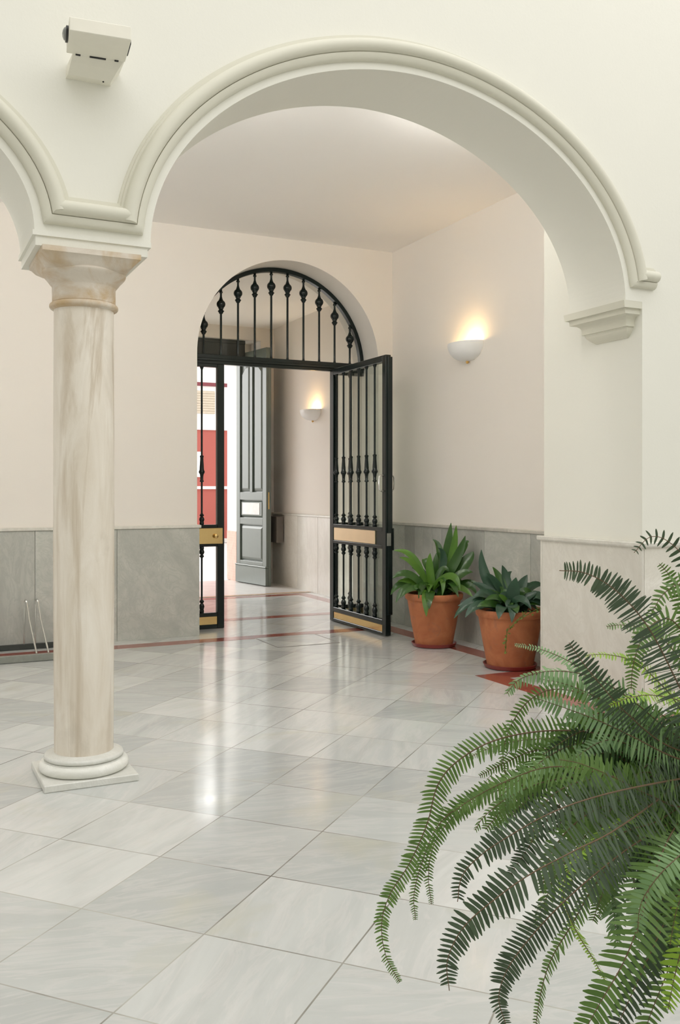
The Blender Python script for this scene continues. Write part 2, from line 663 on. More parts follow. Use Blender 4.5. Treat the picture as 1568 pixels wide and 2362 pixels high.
def path_band(pts, w):
    """flat band of width w; pts is its outer line, the band lies to the left of the walk"""
    mb = MB()
    P = [Vector((x, y, 0)) for x, y in pts]
    nrm = []
    for i in range(len(P)-1):
        d = (P[i+1]-P[i]).normalized()
        nrm.append(Vector((-d.y, d.x, 0)))
    inner = []
    for i, p in enumerate(P):
        if i == 0:
            o = nrm[0]
        elif i == len(P)-1:
            o = nrm[-1]
        else:
            b = nrm[i-1]+nrm[i]
            o = b/(b.dot(nrm[i]))
        inner.append(p+o*w)
    for i in range(len(P)-1):
        q = [P[i], P[i+1], inner[i+1], inner[i]]
        vs = [Vector((a.x, a.y, z)) for z in (.0001, .0012) for a in q]
        mb.add(vs, [(0, 3, 2, 1), (4, 5, 6, 7), (0, 1, 5, 4), (1, 2, 6, 5), (2, 3, 7, 6), (3, 0, 4, 7)])
    return mb


struct(path_band([(9.0, 4.25), (4.10, 4.25), (4.10, 6.03), (4.60, 6.03), (4.60, 8.475), (-6, 8.475)], -.19),
       'trim_1', 'trim_red', 'red marble band inlaid in the gallery floor along the walls', 'floor band')
struct(path_band([(2.15, 9.93), (5.07, 9.93), (5.07, 11.77), (2.15, 11.77)], -.17), 'trim_2', 'trim_red', 'red marble band inlaid in the vestibule floor', 'floor band')
struct(band(2.15, XV, 12.02, 12.13, .006), 'trim_3', 'tan_stone', 'tan stone strip across the vestibule before the doorway', 'floor band')
struct(band(2.15, XV, 12.13, 14.2, .004), 'trim_4', 'sill_white', 'white marble threshold floor inside the street door', 'threshold')


# ------------------------------------------------------------------ archivolt moulding
PROF = [(0, 0), (0, .014), (.004, .024), (.012, .033), (.025, .039), (.030, .041), (.040, .042), (.042, .034)]
for i in range(11):
    a = PI*1.06*(i/10) - PI*.06
    PROF.append((.079-.036*math.cos(a), .036+.037*math.sin(a)))
PROF += [(.117, .024), (.129, .023), (.131, .011), (.143, .010), (.145, 0)]


def sweep(path, prof, y, flip=1):
    P = [Vector((x, 0, z)) for x, z in path]
    mb = MB()
    vs, fs = [], []
    m = len(prof)
    nr = []
    for i in range(len(P)-1):
        d = (P[i+1]-P[i]).normalized()
        nr.append(Vector((-d.z, 0, d.x))*flip)
    for i, p in enumerate(P):
        if i == 0:
            o = nr[0]
        elif i == len(P)-1:
            o = nr[-1]
        else:
            b = nr[i-1]+nr[i]
            o = b/max(.2, b.dot(nr[i]))
        for u, w in prof:
            q = p+o*u
            vs.append((q.x, y-w, q.z))
    for i in range(len(P)-1):
        for k in range(m-1):
            fs.append((i*m+k, i*m+k+1, (i+1)*m+k+1, (i+1)*m+k))
    fs.append(tuple(range(m)))
    fs.append(tuple((len(P)-1)*m+k for k in range(m))[::-1])
    return mb.add(vs, fs)


def grow(pts, d):
    out = []
    for i, (x, z) in enumerate(pts):
        a, b = pts[max(i-1, 0)], pts[min(i+1, len(pts)-1)]
        dx, dz = b[0]-a[0], b[1]-a[1]
        L = math.hypot(dx, dz)
        out.append((x-dz/L*d, z+dx/L*d))
    return out


ZM = 2.735
gl_, gr_, gb_ = grow(LA, .04), grow(RA, .04), grow(LB, .04)
cl = lambda pts: [p for p in pts if p[1] > ZM+.015]
path = cl(gb_)
path += [(LB[-1][0]+.042, ZM), (LA[0][0]-.042, ZM)]
path += cl(gl_)
path += [(LA[-1][0]+.042, ZM), (RA[0][0]-.042, ZM)]
path += [p for p in gr_ if p[1] > ZM+.015 and (p[0] < 2.7 or p[1] > 2.80)]
path += [(RA[-1][0]+.040, 2.785), (RA[-1][0]+.24, 2.785)]
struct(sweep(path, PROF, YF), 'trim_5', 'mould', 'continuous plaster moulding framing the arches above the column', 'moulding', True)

# plaster impost over the capital
im = MB()
im.box(.594, 1.166, YF-.012, YR+.012, 2.676, 2.7007)
im.box(.608, 1.150, YF-.002, YR-.004, 2.629, 2.680)
struct(im, 'trim_6', 'patio', 'stepped plaster impost block between the column capital and the arches', 'impost')
im2 = MB()
im2.box(LB[-1][0]-.02, LA[0][0]+.02, YF-.01, YR, 2.63, 2.7005)
struct(im2, 'trim_7', 'patio', 'plaster impost block of the next pier to the left', 'impost')
struct(MB().lathe((LB[-1][0]+LA[0][0])/2, 4.85, [(.16, 0), (.15, 2.64)], 24), 'trim_8', 'column', 'next arcade column to the left, outside the photo', 'column', True)

# corbel under the right foot of the arch: steps on its front, left and rear-left
cb = MB()


def corbel_layer(z0, z1, p0, p1):
    """p = how far the layer stands out from the jamb (and back from the front end) at its lower/upper edge"""
    vs = []
    for z, p in ((z0, p0), (z1, p1)):
        y0, y1 = YF+.001+(.15-min(p, .15))*.88, YR+.05-(.15-p)*1.15
        x0, x1 = XJ-p, XJ+.0
        vs += [(x0, y0, z), (x1, y0, z), (x1, y1, z), (x0, y1, z)]
    cb.add(vs, [(0, 3, 2, 1), (4, 5, 6, 7), (0, 1, 5, 4), (1, 2, 6, 5), (2, 3, 7, 6), (3, 0, 4, 7)])


corbel_layer(2.655, 2.7005, .150, .155)
corbel_layer(2.620, 2.655, .128, .130)
for i in range(5):
    a0, a1 = i/5, (i+1)/5
    g = lambda t: .072+.056*(1-math.sqrt(max(0, 1-t*t)))
    corbel_layer(2.575+.045*a0, 2.575+.045*a1, g(a0), g(a1))
corbel_layer(2.548, 2.575, .072, .072)
for i in range(5):
    a0, a1 = i/5, (i+1)/5
    g = lambda t: .008+.052*math.sin(t*PI/2)
    corbel_layer(2.480+.068*a0, 2.480+.068*a1, g(a0), g(a1))
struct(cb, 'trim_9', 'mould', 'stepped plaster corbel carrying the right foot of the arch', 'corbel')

# ------------------------------------------------------------------ dados
W = 1.109


def slabs_x(mb, xs, y, z0, z1, th=.02, gap=.0018):
    for a, b in zip(xs, xs[1:]):
        mb.cbox(a+gap, b-gap, y-th, y, z0, z1, .0015)


def slabs_y(mb, ys, x, z0, z1, th=.02, gap=.0018):
    for a, b in zip(ys, ys[1:]):
        mb.cbox(x-th, x, a+gap, b-gap, z0, z1, .0015)


mb = MB()
slabs_x(mb, [-6, -4.2, -3.3, -2.4, -1.5, -.6, .28, 1.174, 1.93, OX-OR+.02], YB, 0, W-.03)
slabs_x(mb, [OX+OR-.02, XR-.02], YB, 0, W-.03)
struct(mb, 'baseboard_back', 'dado_grey', 'grey marble dado slabs along the rear gallery wall', 'dado')
mb = MB()
slabs_y(mb, [5.62, 6.438, 7.133, 7.874, 8.05, 8.24, 8.40, 8.62, YB-.02], XR, 0, W-.03)
struct(mb, 'baseboard_right', 'dado_grey', 'grey marble dado slabs behind the two terracotta pots', 'dado')
mb = MB()
mb.cbox(-6, 1.60, YB-.034, YB, W-.03, W, .004)
mb.cbox(1.603, OX-OR+.035, YB-.034, YB, W-.03, W, .004)
mb.cbox(OX-OR-.0, OX-OR+.035, YB, YB+.30, W-.03, W, .004)
mb.cbox(OX+OR-.035, XR-.03, YB-.034, YB, W-.03, W, .004)
mb.cbox(OX+OR-.035, OX+OR, YB, YB+.30, W-.03, W, .004)
struct(mb, 'trim_10', 'cap', 'pale marble rail capping the rear wall dado', 'dado rail')
mb = MB()
ys = [5.62, 6.12, 6.75, 7.4, 8.0, YB-.02]
for a, b in zip(ys, ys[1:]):
    mb.cbox(XR-.034, XR, a+.001, b-.001, W-.03, W, .004)
struct(mb, 'trim_11', 'cap_dark', 'grey marble rail capping the dado behind the pots', 'dado rail')
mb = MB()
slabs_x(mb, [OX-OR, OX-OR+.02], YB+.02, 0, W-.03)
mb.cbox(OX-OR, OX-OR+.02, YB+.02, YB2-.30, 0, W-.03, .0015)
mb.cbox(OX+OR-.02, OX+OR, YB+.02, YB2-.30, 0, W-.03, .0015)
struct(mb, 'baseboard_reveal', 'dado_grey', 'grey marble dado lining the gateway reveal', 'dado')
# pier
mb = MB()
slabs_y(mb, [YF-.02, 5.62], XJ, 0, W-.03)
mb.cbox(XJ-.0+.0015, 5.3, YF-.02, YF, 0, W-.03, .0015)
mb.cbox(5.304, 9.0, YF-.02, YF, 0, W-.03, .0015)
mb.cbox(XJ-.02, XR-.021, 5.62, 5.64, 0, W-.03, .0015)
struct(mb, 'baseboard_pier', 'dado_pale', 'cream marble dado facing the pier behind the fern', 'dado')
mb = MB()
cp = [(.030, -.034), (.040, -.024), (.042, -.006), (.030, 0), (0, 0)]
pts = [(XJ, 5.66), (XJ, YF), (9.0, YF)]
out = [(-1, 0), (-1, -1), (0, -1)]
prof = [(.021, -.034), (.034, -.034), (.040, -.024), (.041, -.006), (.032, 0), (0, 0)]
vs = []
for (x, y), (ox, oy) in zip(pts, out):
    for d, z in prof:
        vs.append((x+ox*d, y+oy*d, W+z))
m = len(prof)
mb.add(vs, [(i*m+k, (i+1)*m+k, (i+1)*m+k+1, i*m+k+1) for i in range(2) for k in range(m-1)] + [tuple(range(m)), tuple(2*m+k for k in range(m))])
struct(mb, 'trim_12', 'cap', 'rounded cream marble rail capping the pier dado', 'dado rail')
# vestibule dado
mb = MB()
slabs_y(mb, [YB2, 10.4, 11.1, 11.78, 12.5, YV], XV, 0, W-.03)
struct(mb, 'baseboard_vestibule', 'dado_pale', 'pale marble dado along the vestibule wall', 'dado')
mb = MB()
mb.cbox(XV-.034, XV, YB2, YV, W-.03, W, .004)
struct(mb, 'trim_13', 'cap', 'marble rail capping the vestibule dado', 'dado rail')
mb = MB()
mb.cbox(DX1-.012, DX1+.0, 13.98, 14.44, 0, .80, .002)
struct(mb, 'baseboard_doorway', 'brick', 'rosy brick facing low on the street door jamb', 'dado')
mb = MB()
mb.cbox(DX1-.006, DX1+.0, 13.98, 14.44, .80, DZ, .001)
struct(mb, 'trim_14', 'white', 'white painted jamb of the street doorway', 'door jamb')

# ------------------------------------------------------------------ column
CX, CY = .872, 4.80
col = thing('marble_column', 'veined beige marble column with square capital and white base standing left of the arch', 'column', (CX, CY, 0))
mb = MB().cbox(CX-.2275, CX+.2275, CY-.2275, CY+.2275, 0, .036, .004)
mb.build('plinth', 'base', col)
pr = []
for i in range(13):
    a = -PI/2+PI*i/12
    pr.append((.196+.027*math.cos(a), .063+.027*math.sin(a)))
pr += [(.196, .092), (.196, .095)]
for i in range(9):
    a = -PI/2+PI*i/8
    pr.append((.184+.013*math.cos(a), .110+.013*math.sin(a)))
pr += [(.178, .124), (.160, .130), (.150, .131)]
MB().lathe(CX, CY, pr, 64).build('base_ring', 'base', col, True, 50)
pr = [(.1465, .128), (.1475, .3), (.151, 1.0), (.151, 1.4), (.1495, 2.0), (.148, 2.37)]
MB().lathe(CX, CY, pr, 64).build('shaft', 'column', col, True)
pr = [(.148, 2.365)]
for i in range(9):
    a = -PI/2+PI*i/8
    pr.append((.155+.016*math.cos(a), 2.385+.016*math.sin(a)))
pr += [(.157, 2.404), (.157, 2.48), (.160, 2.486), (.172, 2.500), (.184, 2.516), (.197, 2.530), (.206, 2.540), (.209, 2.548), (.207, 2.556), (.20, 2.562)]
cap = MB().lathe(CX, CY, pr, 64)
# square block flaring from the round neck to the abacus
n = 64


def sq_ring(hw, z, k):
    out = []
    for i in range(n):
        a = 2*PI*i/n
        c, s = math.cos(a), math.sin(a)
        q = hw/max(abs(c), abs(s))
        rr = hw*.98
        r = q*k+rr*(1-k)
        out.append((CX+r*c, CY+r*s, z))
    return out


rings = [sq_ring(.200, 2.545, .10), sq_ring(.205, 2.556, .55), sq_ring(.213, 2.575, .92), sq_ring(.228, 2.598, 1), sq_ring(.237, 2.603, 1), sq_ring(.237, 2.6285, 1)]
vs = [p for r_ in rings for p in r_]
fs = [(i*n+k, i*n+(k+1) % n, (i+1)*n+(k+1) % n, (i+1)*n+k) for i in range(len(rings)-1) for k in range(n)]
fs += [tuple(range(n))[::-1], tuple((len(rings)-1)*n+k for k in range(n))]
cap.add(vs, fs)
cap.build('capital', 'capital', col, True, 30)

# ------------------------------------------------------------------ wall fitting above the column
fx = thing('wall_fitting', 'cream box fitting with dark end caps fixed high on the wall above the column', 'wall fitting', (.86, YF, 3.45))
rz = math.radians(-6)
T = Matrix.Translation((.853, 4.335, 3.515)) @ Matrix.Rotation(rz, 4, 'Z')
MB().cbox(-.136, .136, -.115, .115, 0, .062, .003, T).build('housing', 'boxpaint', fx)
mb = MB()
vs = []
for z, y0, w0, w1 in ((3.455, YF-.05, .752, .955), (3.49, YF-.115, .755, .975), (3.527, YF-.165, .762, 1.000)):
    vs += [(w0, y0, z), (w1, y0, z), (w1+.008, YF, z), (w0-.004, YF, z)]
mb.add(vs, [(0, 3, 2, 1)] + [(4*i+k, 4*i+(k+1) % 4, 4*i+4+(k+1) % 4, 4*i+4+k) for i in (0, 1) for k in range(4)] + [(8, 9, 10, 11)])
mb.build('bracket', 'boxpaint', fx)
MX = T @ Matrix.Translation((-.136, -.01, .030)) @ Matrix.Rotation(-PI/2, 4, 'Y')
mb = MB().lathe(0, 0, [(.030, 0), (.030, .010), (.026, .011)], 32, True, MX @ Matrix.Scale(1.9, 4, (0, 1, 0)))
ec = mb.build('end_cap', 'black', fx, True)
mb = MB().lathe(0, 0, [(.026, .009), (.022, .018), (.012, .024), (.001, .026)], 32, True, MX @ Matrix.Scale(1.9, 4, (0, 1, 0)))
mb.build('lens', 'lens', ec, True)
mb = MB().cbox(.136, .142, -.062, .062, .006, .056, .001, T)
mb.build('end_cap', 'black', fx)
MB().lathe(.920, YF-.045, [(.004, 3.450), (.004, 3.456)], 10).build('screw', 'black', fx)
for a, b in ((-.095, -.072), (-.03, .045), (.085, .104)):
    MB().cbox(a, b, .107, .117, -.005, .002, .001, T).build('vent', 'black', fx)


# ------------------------------------------------------------------ sconces
def sconce(x, yc, zr, label, w=.245, p=.19, h=.17):
    t = thing('wall_sconce', label, 'wall lamp', (x, yc, zr-h), 'white half-bowl uplighters')
    mb = MB()
    nu, nv = 28, 14
    for sgn, s in ((1, 1.0), (-1, .94)):
        vs = []
        for j in range(nv+1):
            b = PI/2*j/nv
            for i in range(nu+1):
                a = PI*i/nu
                vs.append((x-.002-p*s*math.sin(a)*math.cos(b)**.8, yc+w*s*math.cos(a)*math.cos(b)**.8, zr-(h*s)*math.sin(b)))
        q = [(j*(nu+1)+i, j*(nu+1)+i+1, (j+1)*(nu+1)+i+1, (j+1)*(nu+1)+i) for j in range(nv) for i in range(nu)]
        if sgn < 0:
            o = len(mb.v)
        mb.add(vs, q)
    for i in range(nu):
        mb.f.append((i, i+1, o+i+1, o+i))
    mb.build('shade', 'sconce', t, True, 50)
    MB().lathe(x-.022, yc, [(.003, zr-h-.024), (.012, zr-h-.019), (.015, zr-h-.008), (.011, zr-h+.004)], 16).build('finial', 'amber', t, True)
    MB().lathe(x-.065, yc-.10, [(.006, zr-.085), (.016, zr-.07), (.019, zr-.05), (.012, zr-.034), (.002, zr-.03)], 16).build('bulb', 'bulb', t, True)
    l = bpy.data.lights.new('sconce_glow', 'POINT')
    l.energy = 4.8
    l.color = (1, .64, .28)
    l.shadow_soft_size = .03
    o = bpy.data.objects.new('sconce_glow', l)
    COL.objects.link(o)
    o.location = (x-.062, yc-.10, zr-.012)
    return t


sconce(XR, 7.41, 2.865, 'white half-bowl uplighter, lit, on the gallery wall above the pots')
sconce(XV, 11.95, 2.60, 'smaller looking white half-bowl uplighter, lit, seen through the gateway', .245, .19, .15)


M['fill_white'] = emit('white_fill_emitter', (1, .98, .94, 1), 57)


def fill_batten(x0, x1, y, z, label, mat='fill_white'):  # unseen fill light, added because sky light alone leaves the gallery dark
    t = thing('gallery_fill', label, 'fill light', ((x0+x1)/2, y, z), 'added fill lights behind the arches')
    MB().cbox(x0, x1, y, y+.033, z, CZ-.001, .004).build('housing', 'boxpaint', t)
    MB().cbox(x0+.02, x1-.02, y+.034, y+.095, z-.002, z+.072, .012).build('fill_emitter', mat, t)


M['fill_soft'] = emit('soft_fill_emitter', (1, .98, .94, 1), 34)
fill_batten(3.15, 3.95, YR+.001, 3.94, 'short added fill light behind the right arch, nearer the pier', 'fill_soft')
fill_batten(1.2, 2.25, YR+.001, 3.94, 'added fill light behind the right arch, nearer the column')
fill_batten(.1, 1.1, YR+.001, 3.94, 'added fill light on the back of the arcade wall above the column')
fill_batten(-2.4, -1.1, YR+.001, 3.94, 'added fill light on the back of the arcade wall above the left arch')

# ------------------------------------------------------------------ ironwork
def vase(z, h, up=True, r=1.0):
    """turned vase used at the ends of the bars, from z over height h"""
    p = [(.020, 0), (.024, .04), (.024, .18), (.020, .24), (.026, .36), (.029, .46), (.024, .58), (.016, .66), (.015, .70), (.024, .76), (.026, .80), (.020, .86), (.012, .94), (.0105, 1.0)]
    out = [(a*r, z+h*b) for a, b in p]
    if not up:
        out = [(a*r, z+h-h*b) for a, b in p][::-1]
    return out


def bar(x, y, zl0, zl1, zu0, zu1):
    """lower and upper part of a turned gate bar -> two meshes"""
    lo = vase(zl0, .15) + vase(zl1-.125, .125, False)
    up = vase(zu0, .125) + [(.0105, 1.54), (.022, 1.545), (.022, 1.556), (.016, 1.562), (.017, 1.60), (.021, 1.625), (.030, 1.638), (.033, 1.650), (.028, 1.662), (.024, 1.672), (.023, 1.70), (.018, 1.77), (.017, 1.80), (.021, 1.806), (.021, 1.818), (.0105, 1.824)] + [(.0105, zu1-.03), (.018, zu1-.012), (.022, zu1)]
    return MB().lathe(x, y, lo, 12), MB().lathe(x, y, up, 12)


YG = 9.30
ZT0, ZT1 = 2.785, 2.885
g = thing('iron_grille', 'fixed dark green iron grille with arched fanlight filling the gateway', 'grille', (OX, YG, 0))
mb = MB()
NA = 48
vs, fs = [], []
r0, r1 = OR-.045, OR-.002
for i in range(NA+1):
    a = PI*i/NA
    for r in (r0, r1):
        for y in (YG-.03, YG+.03):
            vs.append((OX-r*math.cos(a), y, OZ+r*math.sin(a)))
for i in range(NA):
    a, b = 4*i, 4*i+4
    fs += [(a, b, b+1, a+1), (a+2, a+3, b+3, b+2), (a, a+2, b+2, b), (a+1, b+1, b+3, a+3)]
mb.add(vs, fs)
mb.build('arch_frame', 'iron', g, True)
mb = MB()
mb.cbox(OX-OR+.002, OX+OR-.002, YG-.03, YG+.03, ZT0, ZT1, .004)
mb.cbox(OX-OR+.002, OX+OR-.002, YG-.045, YG+.03, ZT0+.03, ZT0+.06, .006)
mb.build('transom', 'iron', g)
for k in range(10):
    x = 2.918+.1902*k
    zt = OZ+math.sqrt(max(0, r0**2-(x-OX)**2))
    zb = zt-.152
    pr = [(.016, ZT1), (.013, ZT1+.014), (.0115, ZT1+.03), (.0115, zb-.105), (.020, zb-.098), (.024, zb-.088), (.032, zb-.078), (.034, zb-.072), (.024, zb-.062), (.022, zb-.052), (.030, zb-.042)]
    for i in range(9):
        a = -.9+1.9*i/8
        pr.append((.047*math.cos(a), zb+.047*math.sin(a)))
    pr += [(.017, zb+.058), (.011, zb+.08), (.011, zb+.115), (.019, zb+.122), (.019, zb+.130), (.013, zb+.138), (.013, zt+.012)]
    MB().lathe(x, YG, pr, 16).build('fanlight_bar', 'iron', g, True, 50)
gp = MB()
vs = [(OX, YG+.012, ZT1)]
for i in range(NA+1):
    a = PI*i/NA
    vs.append((OX-r0*math.cos(a), YG+.012, max(ZT1-.01, OZ+r0*math.sin(a))))
gp.add(vs, [(0, i+1, i+2) for i in range(NA)])
gp.build('fanlight_glass', 'glass', g)
for s in (-1, 1):
    px = OX+s*.6675
    wx = OX+s*(OR-.003)
    mb = MB().cbox(px-.038, px+.038, YG-.03, YG+.03, .002, ZT0, .004)
    mb.build('post', 'iron', g)
    a, b = sorted((px+s*.038, wx))
    for z0, z1, nm_ in ((.002, .045, 'bottom_rail'), (.13, .17, 'bottom_rail'), (.865, .895, 'middle_rail'), (1.06, 1.095, 'middle_rail')):
        MB().cbox(a, b, YG-.028, YG+.028, z0, z1, .003).build(nm_, 'iron', g)
    MB().cbox(a, b, YG-.028, YG+.028, ZT0-.035, ZT0, .003).build('top_rail', 'iron', g)
    lo, up = bar((a+b)/2, YG, .17, .865, 1.095, ZT0-.035)
    lo.build('bar', 'iron', g, True, 50)
    up.build('bar', 'iron', g, True, 50)
    if s < 0:
        lk = MB().cbox(a-.0, b+.05, YG-.055, YG+.0, .895, 1.06, .003).build('lock_plate', 'brass', g)
        lk['label'] = 'polished brass lock box'
        MB().lathe(0, 0, [(.012, 0), (.010, .012), (.018, .02), (.023, .032), (.020, .042), (.008, .046)], 20, True,
                   Matrix.Translation((b-.03, YG-.055, .976)) @ Matrix.Rotation(PI/2, 4, 'X')).build('knob', 'brass', lk, True)
        MB().cbox(a, b, YG-.02, YG+.02, .045, .13, .002).build('kick_plate', 'brass', g)['label'] = 'brass kick plate'
    else:
        MB().cbox(a, b, YG-.02, YG+.02, .895, 1.06, .002).build('lock_plate', 'palebrass', g)
        MB().cbox(a, b, YG-.02, YG+.02, .045, .13, .002).build('kick_plate', 'brass', g)

# the open leaf, swung into the gallery
XL0, XL1 = 4.372, 4.432
XLC = (XL0+XL1)/2
YL0, YL1 = 7.985, 9.255
g = thing('iron_gate_leaf', 'dark green iron gate leaf with turned bars and brass plates, swung open into the gallery', 'gate', (XLC, YL1, 0))
mb = MB().cbox(XL0, XL1, YL0, YL0+.075, .012, 2.80, .004)
mb.cbox(XL0+.02, XL1+.012, YL0-.012, YL0+.02, .22, 2.78, .003)
stl = mb.build('stile', 'iron', g)
MB().cbox(XL0, XL1, YL1-.06, YL1, .012, 2.80, .004).build('stile', 'iron', g)
ya, yb = YL0+.075, YL1-.06
MB().cbox(XL0, XL1, ya, yb, 2.735, 2.80, .004).build('top_rail', 'iron', g)
MB().cbox(XL0, XL1, ya, yb, .012, .042, .003).cbox(XL0, XL1, ya, yb, .115, .165, .003).cbox(XL0+.015, XL1-.015, ya, yb, .04, .12, .002).build('bottom_rail', 'iron', g)
MB().cbox(XL0, XL1, ya, yb, .872, .905, .003).cbox(XL0, XL1, ya, yb, 1.05, 1.085, .003).cbox(XL0+.015, XL1-.012, ya, yb, .90, 1.055, .002).build('middle_rail', 'iron', g)
MB().cbox(XL0+.004, XL0+.016, ya+.16, yb-.01, .909, 1.047, .002).build('push_plate', 'palebrass', g)['label'] = 'wide pale brass push plate'
MB().cbox(XL0+.004, XL0+.016, ya+.01, yb-.01, .044, .113, .002).build('kick_plate', 'brass', g)['label'] = 'narrow brass kick plate'
for k in range(6):
    lo, up = bar(XLC, 8.272+.1805*k, .165, .872, 1.085, 2.735)
    lo.build('bar', 'iron', g, True, 50)
    up.build('bar', 'iron', g, True, 50)
    # scroll collars under the top rail
MB().cbox(XLC+.012, XLC+.016, ya, yb, 1.085, 2.735, .0005).build('glass_pane', 'glass', g)
MB().cbox(XLC+.012, XLC+.016, ya, yb, .165, .872, .0005).build('glass_pane', 'glass', g)
for s in (-1, 1):
    x0 = XL0 if s < 0 else XL1
    pts = []
    for i in range(9):
        a = PI/2*i/8
        pts.append((x0+s*(.062*math.sin(a)), YL0+.035, 1.605-.03*(1-math.cos(a))*.6+0*.1))
    zt_, zb_ = 1.605, 1.448
    pts = [(x0, YL0+.035, zt_), (x0+s*.028, YL0+.035, zt_), (x0+s*.046, YL0+.035, zt_-.008), (x0+s*.054, YL0+.035, zt_-.026), (x0+s*.055, YL0+.035, (zt_+zb_)/2), (x0+s*.054, YL0+.035, zb_+.026), (x0+s*.046, YL0+.035, zb_+.008), (x0+s*.028, YL0+.035, zb_), (x0, YL0+.035, zb_)]
    MB().tube(pts, .0085, 10).build('handle', 'steel', stl, True)['label'] = 'steel pull handle'
mb = MB().cbox(XL0+.012, XL1-.008, YL0-.018, YL0, .905, 1.03, .002)
mb.build('lock', 'dullsteel', stl)
MB().cbox(XL1, XL1+.03, YL0-.012, YL0+.09, .86, 1.08, .003).build('lock_case', 'iron', stl)
for z in (.3, 1.4, 2.5):
    pass

# floor hatch in front of the gateway
hx0, hx1, hy0, hy1 = 3.19, 3.83, 7.90, 8.50
mb = MB()
for (a, b, c, d) in ((hx0, hx1, hy0, hy0+.009), (hx0, hx1, hy1-.009, hy1), (hx0, hx0+.009, hy0, hy1), (hx1-.009, hx1, hy0, hy1)):
    mb.box(a, b, c, d, .0002, .0022)
h = thing('floor_hatch', 'square marble inspection hatch with thin metal edging set in the floor before the gateway', 'floor hatch', ((hx0+hx1)/2, (hy0+hy1)/2, 0))
mb.build('edging', 'hatchsteel', h)
MB().box(hx0+.009, hx1-.009, hy0+.009, hy1-.009, .0002, .0016).build('lid', 'floor', h)

# ------------------------------------------------------------------ bicycle rack
rk = thing('bicycle_rack', 'low steel bicycle rack with slanted hoops on the floor by the grey dado', 'bicycle rack', (.5, 8.5, 0))
MB().cbox(-2.2, 1.55, 8.15, 8.185, .002, .062, .003).build('front_bar', 'dullsteel', rk)
MB().cbox(-2.2, 1.55, 8.80, 8.835, .002, .05, .003).build('rear_bar', 'darkbar', rk)
for k in range(2):
    x = 1.066+.098*k
    pts = [(x, 8.818, .05), (x, 8.812, .25), (x, 8.800, .40)]
    for i in range(9):
        a = PI*i/8
        pts.append((x+.002*i, 8.775+.026*math.cos(a), .43+.028*math.sin(a)))
    pts += [(x+.02, 8.60, .29), (x+.024, 8.168, .062)]
    MB().tube(pts, .0078, 10).build('hoop', 'steel', rk, True)

# ------------------------------------------------------------------ street door leaf
hp, fp = Vector((4.905, 13.905, 0)), Vector((5.051, 12.972, 0))
dv = (fp-hp).normalized()
LW = (fp-hp).length
nv = Vector((-dv.y, dv.x, 0))
if nv.x > 0:
    nv = -nv          # towards the visible face (left)
T = Matrix((( dv.x, nv.x, 0, hp.x), (dv.y, nv.y, 0, hp.y), (0, 0, 1, 0), (0, 0, 0, 1)))   # local x along the leaf, y out of the face
d = thing('door_1', 'tall dark green panelled street door leaf standing open in the vestibule', 'door', hp)
d['kind'] = 'structure'
DT = 3.62
TH = .085
MB().cbox(0, LW, -TH, -.035, .01, DT, .003, T).build('door_core', 'door', d)
fr = MB()
st = .115
mx = .5*LW
fr.cbox(0, st, -.035, 0, .30, DT, .004, T)
fr.cbox(LW-st, LW, -.035, 0, .30, DT, .004, T)
for z0, z1 in ((.30, .36), (.93, 1.03), (1.31, 1.43), (DT-.14, DT)):
    fr.cbox(st, LW-st, -.035, 0, z0, z1, .004, T)
fr.cbox(mx-.04, mx+.04, -.035, 0, 1.43, DT-.14, .004, T)
fr.build('frame', 'door', d)
MB().cbox(-.008, LW+.008, -.03, .016, .012, .28, .006, T).cbox(-.012, LW+.012, -.03, .024, .28, .302, .006, T).build('kick_board', 'door', d)


def panel(x0, x1, z0, z1, mat='door', bv=.035, corner=None, name='panel'):
    y0, y1 = -.034, -.008
    o_ = [(x0, z0), (x1, z0), (x1, z1), (x0, z1)]
    i_ = [(x0+bv, z0+bv), (x1-bv, z0+bv), (x1-bv, z1-bv), (x0+bv, z1-bv)]
    if corner == 'r':
        o_ = [(x0, z0), (x1, z0), (x1, z1-.001), (x0+.14, z1), (x0, z1-.13)]
        i_ = [(x0+bv, z0+bv), (x1-bv, z0+bv), (x1-bv, z1-bv), (x0+.14+bv*.3, z1-bv), (x0+bv, z1-.13-bv*.3)]
    if corner == 'l':
        o_ = [(x0, z0), (x1, z0), (x1, z1-.13), (x1-.14, z1), (x0, z1-.001)]
        i_ = [(x0+bv, z0+bv), (x1-bv, z0+bv), (x1-bv, z1-.13-bv*.3), (x1-.14-bv*.3, z1-bv), (x0+bv, z1-bv)]
    k = len(o_)
    vs = [T @ Vector((x, y0, z)) for x, z in o_] + [T @ Vector((x, y1, z)) for x, z in i_]
    fs = [(a, (a+1) % k, k+(a+1) % k, k+a) for a in range(k)] + [tuple(range(k, 2*k))]
    mb = MB().add(vs, fs)
    return mb.build(name, mat, d)


e = .012
panel(st+e, mx-.04-e, 1.43+e, 3.42, 'door', .05, 'r')
panel(mx+.04+e, LW-st-e, 1.43+e, 3.42, 'door', .05, 'l')
panel(st+e, LW-st-e, .36+e, .93-e, 'door', .05)
panel(st+e, LW-st-e, 1.03+e, 1.31-e, 'door', .03)
MB().cbox(st+.075, LW-st-.10, -.010, -.003, 1.085, 1.262, .002, T).build('letter_plate', 'paper', d)['label'] = 'white plate in the middle panel'
MB().cbox(LW-.004, LW+.008, -.05, -.03, 1.17, 1.43, .002, T).build('bolt', 'brass', d)['label'] = 'brass edge bolt'
